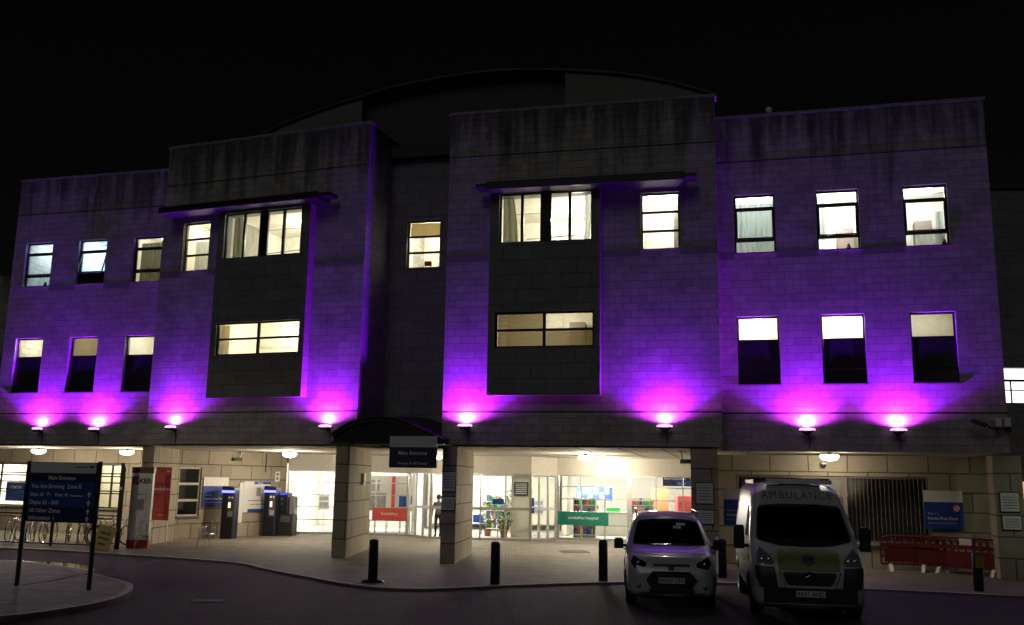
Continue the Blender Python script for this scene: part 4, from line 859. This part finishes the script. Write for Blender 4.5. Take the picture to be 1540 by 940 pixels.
def body(t, vs, fs, arches, mat, cut):
    b = bmesh.new(); vv = [b.verts.new(v) for v in vs]
    for f in fs: b.faces.new([vv[i] for i in f])
    bmesh.ops.recalc_face_normals(b, faces=b.faces)
    bvh = BVHTree.FromBMesh(b)
    dele = [f for f in b.faces if abs(f.calc_center_median().x) > .5 and any((f.calc_center_median().y-y)**2+(f.calc_center_median().z-z)**2 < r*r for y, z, r in arches)]
    iscut = lambda c_, n_: n_.y < -.15 and c_.y < 2.2 and inpoly((c_.x, c_.z), cut)
    dele += [f for f in b.faces if f not in dele and iscut(f.calc_center_median(), f.normal)]
    b2 = bmesh.new(); vv = [b2.verts.new((v[0]*.965, v[1]*.985+.03, v[2]*.975)) for v in vs]
    for f in fs: b2.faces.new([vv[i] for i in f])
    bmesh.ops.recalc_face_normals(b2, faces=b2.faces)
    bmesh.ops.delete(b2, geom=[f for f in b2.faces if iscut(f.calc_center_median(), f.normal) or f.calc_center_median().z < .6], context='FACES')
    m3 = bpy.data.meshes.new('interior_lining'); b2.to_mesh(m3); b2.free(); m3.materials.append(MATS['blackplastic']); o3 = bpy.data.objects.new('interior_lining', m3); COL.objects.link(o3); o3.parent = t; WM[o3.name] = WM[t.name]
    bmesh.ops.delete(b, geom=dele, context='FACES')
    me = bpy.data.meshes.new('body'); b.to_mesh(me); b.free(); me.polygons.foreach_set('use_smooth', [True]*len(me.polygons)); me.materials.append(MATS[mat])
    o = bpy.data.objects.new('body', me); COL.objects.link(o); o.parent = t; WM[o.name] = WM[t.name]
    for (y, z, r) in arches:
        for s_ in (-1, 1):
            pts = []
            for k in range(17):
                a = -.15+(pi+.3)*k/16; yy, zz = y+r*1.02*cos(a), z+r*1.02*sin(a)
                h = bvh.ray_cast(Vector((3*s_, yy, zz)), Vector((-s_, 0, 0)))
                if h[0]: pts.append(h[0])
            if len(pts) > 3: P('wheel_arch', MB().path(pts, .032, 6), 'blackplastic', t, smooth=True)
    P('underbody', MB().box(-.62, .25, .2, .62, max(v[1] for v in vs)-.2, .5), 'blackplastic', t)
    return bvh
def arrsec(): return [(0, 0), (0, .5), (0, .86), (.02, .93), (.08, .985), (.18, 1), (.3, 1), (.42, 1), (.54, 1), (.66, 1), (.76, 1), (.85, .995), (.92, .975), (.96, .93), (.985, .84), (.995, .7), (1.0, .5), (1.005, .25), (1.008, 0)]
def mirrorpart(t, x, y, z, s_, w=.2, h=.22):
    m_ = P('wing_mirror', MB().rbox(min(x, x+s_*w), y-.06, z, max(x, x+s_*w), y+.08, z+h, .04), 'blackplastic', t, smooth=False, bevel=.015); P('mirror_arm', MB().box(min(x-s_*.12, x), y, z+.03, max(x-s_*.12, x), y+.05, z+.09), 'blackplastic', m_)
def cabin(t, y, zd, x, z0, z1):
    P('dashboard', MB().rbox(-x-.3, y-.45, zd-.2, x+.3, y-.2, zd+.08, .04), 'gable_dark', t)
    for s_ in (-1, 1):
        st_ = P('seat', MB().rbox(s_*x-.24, y+.5, z0-.5, s_*x+.24, y+.64, z1, .06), 'cloth_grey', t); P('headrest', MB().rbox(s_*x-.12, y+.5, z1+.03, s_*x+.12, y+.6, z1+.2, .04), 'cloth_grey', st_)
    P('steering_wheel', MB().path([(x+.19*cos(a*pi/10), y-.08+.06*sin(a*pi/10), zd+.1+.18*sin(a*pi/10)) for a in range(20)], .016, 6, closed=True), 'blackplastic', t, smooth=True)
    P('rear_view_mirror', MB().rbox(-.11, y-.05, z1+.08, .11, y-.02, z1+.15, .015), 'blackplastic', t)
# --- white family van-car
t = thing('parked_car', 'white people carrier parked at the kerb left of the ambulance', 'car', (3.26, 19.15, ROAD), -radians(7))
top = [(0, .66), (.02, .74), (.08, .88), (.2, .99), (.45, 1.08), (.95, 1.19), (1.05, 1.25), (1.72, 1.70), (1.9, 1.78), (2.4, 1.83), (3.6, 1.82), (4.1, 1.78), (4.3, 1.6), (4.4, 1.1)]
hw = [(0, .60), (.03, .70), (.10, .79), (.22, .85), (.5, .90), (1.0, .915), (3.8, .915), (4.2, .89), (4.4, .84)]
shp = [(0, .97), (.45, 1), (1.0, 1), (1.2, .975), (1.5, .875), (1.7, .80), (1.85, .74)]
bot = [(0, .34), (.1, .26), (.4, .22), (4.0, .25), (4.4, .35)]
sts = sorted({0, .01, .03, .06, *[k*.05 for k in range(2, 88)], 4.37, 4.4})
vs, fs = shell(4.4, top, hw, shp, bot, arrsec(), sts)
bvh = body(t, vs, fs, [(.85, .33, .37), (3.55, .33, .37)], 'carwhite', [(-.72, 1.22), (.72, 1.22), (.60, 1.64), (-.60, 1.64)])
cabin(t, 1.55, .98, .37, 1.05, 1.42)
P('windscreen', project(bvh, rnd([(-.76, 1.20), (-.4, 1.185), (.4, 1.185), (.76, 1.20), (.64, 1.66), (.3, 1.70), (-.3, 1.70), (-.64, 1.66)]), 'y', .006), 'glass_car', t, smooth=True)
P('grille', project(bvh, rnd([(-.50, .58), (-.36, .72), (.36, .72), (.50, .58), (.40, .44), (-.40, .44)]), 'y', .008), 'blackplastic', t, smooth=True)
mb = MB()
P('grille_bar', MB().path([(-.5, -.015, .58), (-.37, -.02, .73), (0, -.03, .735), (.37, -.02, .73), (.5, -.015, .58), (.4, -.02, .43), (0, -.03, .425), (-.4, -.02, .43)], .012, 6, closed=True), 'chrome', t)
P('upper_grille', project(bvh, rnd([(-.37, .83), (.37, .83), (.35, .88), (-.35, .88)]), 'y', .008, .03), 'blackplastic', t); P('lower_grille', project(bvh, rnd([(-.43, .33), (.43, .33), (.46, .40), (-.46, .40)]), 'y', .008, .03), 'blackplastic', t)
hl = [(.50, .83), (.72, .78), (.80, .90), (.74, 1.02), (.62, .95), (.50, .90)]
for o_ in (hl, mirror(hl)):
    h_ = P('headlight', project(bvh, o_, 'y', .01, .03), 'carglass', t, smooth=True); cx = .66 if o_ is hl else -.66
    hit = bvh.ray_cast(Vector((cx, -3, .88)), Vector((0, 1, 0)))[0]; P('reflector', MB().lathe([(.01, -.03), (.04, -.025), (.045, -.01)], hit, 12, 'y'), 'chrome', h_, smooth=True)
    hit = bvh.ray_cast(Vector((cx*.98, -3, .46)), Vector((0, 1, 0)))[0]; P('fog_lamp', MB().lathe([(.01, -.025), (.04, -.02), (.05, -.004)], hit, 12, 'y'), 'lampglass', t, smooth=True)
pl = P('number_plate', MB().box(-.26, -.055, .515, .26, -.035, .625), 'plate', t); P('lettering', MB().text('WX67 CFD', .105, onface(0, -.058, .535), .001, .002, 'CENTER', 1.0), 'textdark', pl)
P('badge', MB().lathe([(.06, -.025), (.055, -.018)], (0, .0, .80), 16, 'y', M=Matrix.Translation(Vector((0, .05, 0)))), 'chrome', t)
for s_ in (-1, 1):
    P('side_window', project(bvh, rnd([(1.35, 1.20), (3.9, 1.20), (3.8, 1.60), (1.95, 1.62)]), 'x', .006, .08, s_), 'carglass', t, smooth=True)
    P('roof_rail', MB().path([(s_*.66, 1.85, 1.74), (s_*.67, 1.95, 1.86), (s_*.67, 3.7, 1.87), (s_*.66, 3.85, 1.78)], .018, 8), 'chrome', t, smooth=True)
    mirrorpart(t, s_*.95, 1.35, 1.08, s_); wheel(t, s_*.80, .85, .32, .21, s_); wheel(t, s_*.80, 3.55, .32, .21, s_)
    P('door_handle', MB().box(min(s_*.915, s_*.945), 2.05, 1.0, max(s_*.915, s_*.945), 2.25, 1.03), 'blackplastic', t); P('wiper', MB().tube((s_*.35-.1, 1.05, 1.275), (s_*.35+.25, 1.18, 1.37), .008), 'blackplastic', t)
P('paper_card', MB(Matrix.Translation(Vector((.18, 1.50, 1.575))) @ Matrix.Rotation(-.98, 4, 'X')).box(0, -.004, 0, .2, 0.0, .09).box(-.07, -.004, -.11, .1, 0, -.02), 'paper', t)
P('bonnet_line', MB().path([(-.72, .42, 1.065), (-.5, .30, 1.058), (0, .24, 1.03), (.5, .30, 1.058), (.72, .42, 1.065)], .004, 4), 'blackplastic', t)
# --- ambulance
t = thing('ambulance', 'white high-roof ambulance van with yellow bonnet parked at right', 'ambulance', (5.62, 17.9, ROAD), -radians(10))
top = [(0, .78), (.03, .95), (.10, 1.08), (.25, 1.20), (.62, 1.42), (.74, 1.50), (1.35, 2.08), (1.45, 2.16), (1.75, 2.38), (2.1, 2.49), (2.6, 2.52), (5.2, 2.52), (5.4, 2.45)]
hw = [(0, .86), (.04, .93), (.12, .98), (.35, 1.015), (.8, 1.025), (5.2, 1.025), (5.4, 1.0)]
shp = [(0, .97), (.5, 1), (1.2, 1), (1.5, .985), (2.1, .90), (2.4, .87), (2.55, .86)]
bot = [(0, .30), (.15, .22), (.4, .22), (5.4, .3)]
sts = sorted({0, .01, .03, .06, *[k*.05 for k in range(2, 60)], *[3+k*.1 for k in range(24)], 5.4})
vs, fs = shell(5.4, top, hw, shp, bot, arrsec(), sts)
bvh = body(t, vs, fs, [(.95, .36, .42), (4.4, .36, .42)], 'vanwhite', [(-.86, 1.44), (.86, 1.44), (.76, 2.03), (-.76, 2.03)])
cabin(t, 1.55, 1.25, .48, 1.3, 1.8)
P('windscreen', project(bvh, rnd([(-.90, 1.42), (-.5, 1.33), (0, 1.31), (.5, 1.33), (.90, 1.42), (.80, 2.06), (.4, 2.10), (-.4, 2.10), (-.80, 2.06)]), 'y', .006, .05), 'glass_car', t, smooth=True)
P('bonnet_marking', project(bvh, rnd([(-.56, 1.27), (0, 1.285), (.56, 1.27), (.56, .92), (.42, .90), (-.42, .90), (-.56, .92)]), 'y', .007, .03), 'yellowgreen', t, smooth=True)
bm_ = [(-1.0, .24), (1.0, .24), (1.0, 1.0), (.60, .98), (.44, .64), (-.44, .64), (-.60, .98), (-1.0, 1.0)]
P('front_bumper', project(bvh, [(-.84, .33), (.84, .33), (.84, .60), (-.84, .60)], 'y', .02, .05), 'blackplastic', t, smooth=True)
for s_ in (1, -1):
    o_ = [(.58, .60), (.90, .60), (.965, .80), (.965, .98), (.62, .96)]; o_ = o_ if s_ > 0 else mirror(o_)
    P('bumper_corner', project(bvh, o_, 'y', .02, .04), 'blackplastic', t, smooth=True)
    o_ = [(.66, 1.0), (.94, 1.0), (.93, 1.18), (.86, 1.30), (.70, 1.16), (.62, 1.06)]; o_ = o_ if s_ > 0 else mirror(o_)
    h_ = P('headlight', project(bvh, o_, 'y', .012, .03), 'lampglass', t, smooth=True)
    for q in (.72, .84):
        hit = bvh.ray_cast(Vector((s_*q, -3, 1.08)), Vector((0, 1, 0)))[0]; P('reflector', MB().lathe([(.01, -.03), (.045, -.025), (.05, -.012)], hit, 12, 'y'), 'chrome', h_, smooth=True)
    mirrorpart(t, s_*1.10, 1.0, 1.22, s_, .20, .46); wheel(t, s_*.91, .95, .35, .23, s_); wheel(t, s_*.91, 4.4, .35, .23, s_)
    P('side_window', project(bvh, rnd([(1.05, 1.45), (1.95, 1.45), (1.95, 2.05), (1.55, 2.05)]), 'x', .006, .06, s_), 'carglass', t, smooth=True)
    P('side_marking', project(bvh, [(1.0, .95), (5.2, .95), (5.2, 1.25), (1.0, 1.25)], 'x', .005, .1, s_), 'yellowgreen', t, smooth=True)
    P('side_moulding', project(bvh, [(1.45, .50), (3.9, .50), (3.9, .62), (1.45, .62)], 'x', .02, .1, s_), 'blackplastic', t, smooth=True)
    P('roof_rail', MB().box(s_*.78-.02, 2.2, 2.50, s_*.78+.02, 4.6, 2.58), 'blackplastic', t)
P('grille', project(bvh, rnd([(-.50, .88), (.50, .88), (.40, .64), (-.40, .64)]), 'y', .010, .03), 'blackplastic', t, smooth=True)
P('grille_bar', MB().path([(-.54, -.02, .9), (-.43, -.03, .61), (.43, -.03, .61), (.54, -.02, .9)], .025, 6), 'vanwhite', t); P('badge', MB().path([(-.1, -.03, .83), (0, -.03, .89), (.1, -.03, .83)], .012, 5).path([(-.1, -.03, .77), (0, -.03, .83), (.1, -.03, .77)], .012, 5), 'chrome', t)
pl = P('number_plate', MB().box(-.26, -.055, .44, .26, -.03, .55), 'plate', t); P('lettering', MB().text('BX61 AHD', .105, onface(0, -.058, .46), .001, .002, 'CENTER'), 'textdark', pl)
# lettering laid on the brow
tm = MB().text('AMBULANCE', .215, onface(0, 0, 2.20), .0, .0, 'CENTER', 1.18)
vs2 = []
for v in tm.v:
    h = bvh.ray_cast(Vector((v.x, -3, v.z)), Vector((0, 1, 0))); vs2.append((h[0] + Vector((0, -.012, .004))) if h[0] else v)
tm.v = [Vector(v) for v in vs2]; P('lettering', tm, 'textdark', t)
star = MB()
for k in range(3):
    a = k*pi/3; q = [(-.035, -.12), (.035, -.12), (.035, .12), (-.035, .12)]
    o_ = [(x*cos(a)-z*sin(a), 1.09+(x*sin(a)+z*cos(a))*.9) for x, z in q]; pm = project(bvh, o_, 'y', .014+k*.002, .05); star.add(pm.v, pm.f)
P('star_emblem', star, 'textdark', t)
P('light_bar', MB().rbox(-.55, 1.95, 2.50, .55, 2.12, 2.60, .02), 'signwhite', t); P('roof_rack', MB().box(-.8, 2.5, 2.58, .8, 2.55, 2.62).box(-.8, 3.4, 2.58, .8, 3.45, 2.62).box(-.8, 4.3, 2.58, .8, 4.35, 2.62), 'blackplastic', t)
P('wiper', MB().tube((-.7, .80, 1.535), (-.1, .86, 1.60), .01).tube((.0, .80, 1.535), (.6, .86, 1.60), .01), 'blackplastic', t)

# ------------------------------------------------------------------ people
def person(loc, rz, label, joints, edges, radii, clothes, head):
    t = thing('person', label, 'person', loc, rz)
    me = bpy.data.meshes.new('body'); names = list(joints); me.from_pydata([joints[n] for n in names], [(names.index(a), names.index(b_2)) for a, b_2 in edges], [])
    o = bpy.data.objects.new('body', me); COL.objects.link(o)
    md = o.modifiers.new('s', 'SKIN'); sv = me.skin_vertices[0].data if me.skin_vertices else None
    if sv is None:
        b = bmesh.new(); b.from_mesh(me); b.verts.layers.skin.verify(); b.to_mesh(me); b.free(); sv = me.skin_vertices[0].data
    for i, n in enumerate(names): sv[i].radius = radii[n] if isinstance(radii[n], tuple) else (radii[n], radii[n]); sv[i].use_root = (n == 'pelvis')
    o.modifiers.new('u', 'SUBSURF').levels = 2
    dg = bpy.context.evaluated_depsgraph_get(); dg.update(); e = o.evaluated_get(dg); m2 = bpy.data.meshes.new_from_object(e)
    bpy.data.objects.remove(o)
    for mn in ('skin', *clothes): m2.materials.append(MATS[mn])
    m2.polygons.foreach_set('use_smooth', [True]*len(m2.polygons))
    for p in m2.polygons:
        c_ = p.center; p.material_index = head(c_)
    o = bpy.data.objects.new('body', m2); COL.objects.link(o); o.parent = t; WM[o.name] = WM[t.name]
    hx, hy, hz = joints['head']
    P('hair', MB().lathe([(.02, .13), (.07, .12), (.10, .07), (.108, 0), (.10, -.05)], (hx, hy+.02, hz), 14), 'hair', t, smooth=True)
    P('face', MB().lathe([(.001, -.018), (.012, 0)], (hx, hy-.108, hz-.01), 6, 'y').box(hx-.045, hy-.1, hz+.015, hx-.025, hy-.09, hz+.025).box(hx+.025, hy-.1, hz+.015, hx+.045, hy-.09, hz+.025).box(hx-.025, hy-.098, hz-.055, hx+.025, hy-.088, hz-.047), 'hair', o)
    return t
def hand(j, e, r, pre, base, d):
    """four fingers and a thumb leaving the palm"""
    bx, by, bz = base
    for k, (dx, l) in enumerate(((-.03, .075), (-.01, .085), (.01, .08), (.03, .065))):
        n = f'{pre}f{k}'; j[n+'a'] = (bx, by+dx, bz-.05); j[n] = (bx+.01*d, by+dx*1.2, bz-.05-l*.55); j[n+'t'] = (bx-.015*d, by+dx*1.2, bz-.05-l); e += [(pre+'palm', n+'a'), (n+'a', n), (n, n+'t')]; r[n+'a'] = .010; r[n] = .009; r[n+'t'] = .008
    j[pre+'th'] = (bx, by-.05, bz-.03); j[pre+'tt'] = (bx-.01*d, by-.06, bz-.07); e += [(pre+'palm', pre+'th'), (pre+'th', pre+'tt')]; r[pre+'th'] = .011; r[pre+'tt'] = .009
def base_person(sit=False):
    s = -.42 if sit else 0
    j = {'pelvis': (0, 0, .95+s), 'waist': (0, 0, 1.10+s), 'chest': (0, 0, 1.32+s), 'neck': (0, 0, 1.50+s), 'jaw': (0, -.03, 1.56+s), 'head': (0, -.01, 1.64+s), 'crown': (0, 0, 1.70+s)}
    e = [('pelvis', 'waist'), ('waist', 'chest'), ('chest', 'neck'), ('neck', 'jaw'), ('jaw', 'head'), ('head', 'crown')]
    r = {'pelvis': (.15, .11), 'waist': (.14, .10), 'chest': (.17, .11), 'neck': .055, 'jaw': .07, 'head': .09, 'crown': .075}
    for q, d in (('l', -1), ('r', 1)):
        j[q+'sh'] = (.18*d, 0, 1.43+s); j[q+'el'] = (.24*d, .02, 1.15+s); j[q+'wr'] = (.25*d, -.06 if not sit else -.22, (.92 if not sit else 1.08)+s); j[q+'palm'] = (.25*d, j[q+'wr'][1]-.02, j[q+'wr'][2]-.05)
        e += [('chest', q+'sh'), (q+'sh', q+'el'), (q+'el', q+'wr'), (q+'wr', q+'palm')]; r[q+'sh'] = .06; r[q+'el'] = .043; r[q+'wr'] = .028; r[q+'palm'] = (.018, .038)
        hand(j, e, r, q, j[q+'palm'], d)
        if sit: j[q+'hip'] = (.1*d, 0, .50); j[q+'kn'] = (.12*d, -.42, .50); j[q+'an'] = (.12*d, -.40, .09); j[q+'toe'] = (.13*d, -.56, .04)
        else: j[q+'hip'] = (.09*d, 0, .88); j[q+'kn'] = (.10*d, -.03*d, .49); j[q+'an'] = (.11*d, .04*d, .09); j[q+'toe'] = (.12*d, .04*d-.16, .04)
        e += [('pelvis', q+'hip'), (q+'hip', q+'kn'), (q+'kn', q+'an'), (q+'an', q+'toe')]; r[q+'hip'] = .095; r[q+'kn'] = .06; r[q+'an'] = .042; r[q+'toe'] = .035
    return j, e, r
j, e, r = base_person()
person((-2.95, 39.95, .02), radians(200), 'person in grey top and dark trousers standing inside the left door', j, e, r, ('cloth_grey', 'cloth_dark'), lambda c_: 0 if (c_.z > 1.49 or (abs(c_.x) > .2 and c_.z < .94)) else (1 if c_.z > .95 else 2))
j, e, r = base_person(True)
person((4.05, 44.0, .02), radians(10), 'person in red top seated behind the reception desk', j, e, r, ('cloth_red', 'cloth_dark'), lambda c_: 0 if (c_.z > 1.07 or (c_.y < -.2 and c_.z > .58)) else (1 if c_.z > .56 else 2))
t = thing('office_chair', 'dark swivel chair at the reception desk under the seated person', 'chair', (4.05, 44.02, .02)); P('seat', MB().rbox(-.23, -.2, .36, .23, .25, .41, .03), 'cloth_dark', t); P('backrest', MB().rbox(-.2, .16, .5, .2, .2, .95, .02), 'cloth_dark', t); P('stem', MB().tube((0, 0, .05), (0, 0, .36), .03).box(-.25, -.02, .0, .25, .02, .05).box(-.02, -.25, .001, .02, .25, .049).box(-.02, .19, .38, .02, .22, .55), 'darkmetal', t)

# ------------------------------------------------------------------ neighbour at the right
N = thing('neighbouring_building', 'dark building beyond the right corner with lit window strips', 'building', (20, 32, 0))
P('wall', MB().wall(FR(15.9, 30.6, 4), 0, 12, -.08, 12.5, [(.15, 11, 5.2, 6.35), (.15, 11, .8, 2.65)], .3), 'panel_block', N, world=True)
FN = FR(15.9, 30.6, 4)
w_ = P('window', MB().box(.15, .1, 5.9, 11, .15, 5.98, FN).box(.15, .1, 5.6, 11, .15, 5.64, FN).box(.6, .1, 5.2, .64, .15, 5.9, FN), 'darkmetal', N, world=True); P('lit_room', MB().box(.1, .5, 5.1, 11.1, .6, 6.4, FN), 'win_white', w_, world=True)
w_ = P('window', MB().box(.15, .1, 2.0, 11, .15, 2.08, FN).box(.15, .1, 1.35, 11, .15, 1.4, FN), 'darkmetal', N, world=True); P('lit_room', MB().box(.1, .5, .7, 11.1, .6, 2.7, FN), 'win_warm', w_, world=True)
P('roof', MB().box(-.1, -.1, 12.5, 12.1, 12, 12.7, FN), 'roofmetal', N, world=True); P('side_wall', MB().box(11.7, .31, -.08, 12, 12, 12.5, FN), 'panel_block', N, world=True)

# ------------------------------------------------------------------ unseen street lamps outside the frame; two behind the viewer added as fill
def street_lamp(x, y, h, p_, col, label, rz=0., aim=None):
    t = thing('street_lamp', label, 'street lamp', (x, y, ROAD), rz, 'street lamps around the forecourt'); P('column', MB().tube((0, 0, 0), (0, 0, h), .07, 10, .045), 'darkmetal', t); P('lantern', MB().box(-.12, -.5, h, .12, .1, h+.1), 'darkmetal', t); P('diffuser', MB().box(-.1, -.48, h-.03, .1, -.05, h-.002), 'lamp_street', t)
    M = T((x, y, ROAD), rz); pos = M @ Vector((0, -.3, h-.25))
    if aim: lo = light('street_lamp_light', 'SPOT', pos, p_, col, .15, spot_size=radians(26), spot_blend=.9); lo.rotation_euler = (Vector(aim)-pos).to_track_quat('-Z', 'Y').to_euler()
    elif p_: light('street_lamp_light', 'POINT', pos, p_, col, .15)
street_lamp(18.8, 19.5, 5.0, 220, (.80, 1, .60), 'street lamp to the right of the forecourt', radians(-90), (14.5, 26.2, 2.0))
street_lamp(-15, 4, 6.0, 110, (1, .93, .85), 'unseen lamp added as fill behind the viewer at left', radians(180))
street_lamp(12, -10, 8.0, 40, (1, .9, .78), 'unseen lamp added as fill behind the viewer at right', radians(180))

street_lamp(-19.5, 21.5, 5.5, 0, (1, .86, .6), 'street lamp at the left end of the forecourt', radians(60))
lo = light('street_lamp_light', 'SPOT', (-19.3, 21.7, 5.2), 420, (1, .86, .6), .15, spot_size=radians(78), spot_blend=.8); lo.rotation_euler = (Vector((-12.8, 28.0, 0))-Vector((-19.3, 21.7, 5.2))).to_track_quat('-Z', 'Y').to_euler()
# ------------------------------------------------------------------ sky, faint sky glow, camera
w = bpy.data.worlds.new('World'); S.world = w; w.use_nodes = True; nt = w.node_tree; bg = nt.nodes['Background']
sk = nt.nodes.new('ShaderNodeTexSky'); sk.sky_type = 'NISHITA'; sk.sun_disc = False; sk.sun_elevation = radians(40); sk.sun_rotation = radians(200)
mxs = nt.nodes.new('ShaderNodeMix'); mxs.data_type = 'RGBA'; mxs.blend_type = 'MULTIPLY'; mxs.inputs['Factor'].default_value = 1; mxs.inputs['B'].default_value = (1, .72, .42, 1)
L(nt, sk.outputs[0], mxs.inputs['A']); L(nt, mxs.outputs['Result'], bg.inputs['Color']); bg.inputs['Strength'].default_value = .0007
s_ = light('sun', 'SUN', (0, -20, 30), .12, (.95, .95, 1), angle=radians(25)); d = Vector((.25, .72, -.62)); s_.rotation_euler = d.to_track_quat('-Z', 'Y').to_euler()
cd = bpy.data.cameras.new('Camera'); cam = bpy.data.objects.new('Camera', cd); COL.objects.link(cam); S.camera = cam
cd.sensor_width = 36; cd.lens = 1400/1540*36; cd.clip_end = 2000
Pt, Ro = radians(10.17), radians(.94)
fwd = Vector((0, cos(Pt), sin(Pt))); up = Vector((0, -sin(Pt), cos(Pt))); rt = Vector((1, 0, 0))
r2 = cos(Ro)*rt+sin(Ro)*up; u2 = -sin(Ro)*rt+cos(Ro)*up
M = Matrix((r2, u2, -fwd)).transposed().to_4x4(); M.translation = Vector((0, 0, 2.45)); cam.matrix_world = M
S.view_settings.view_transform = 'Standard'; S.view_settings.look = 'None'; S.view_settings.exposure = 0; S.view_settings.gamma = 1
S.cycles.use_denoising = True; S.cycles.max_bounces = 7; S.cycles.diffuse_bounces = 3; S.cycles.transparent_max_bounces = 12; S.cycles.sample_clamp_indirect = 4
S.cycles.use_light_tree = True; S.cycles.caustics_reflective = False; S.cycles.caustics_refractive = False
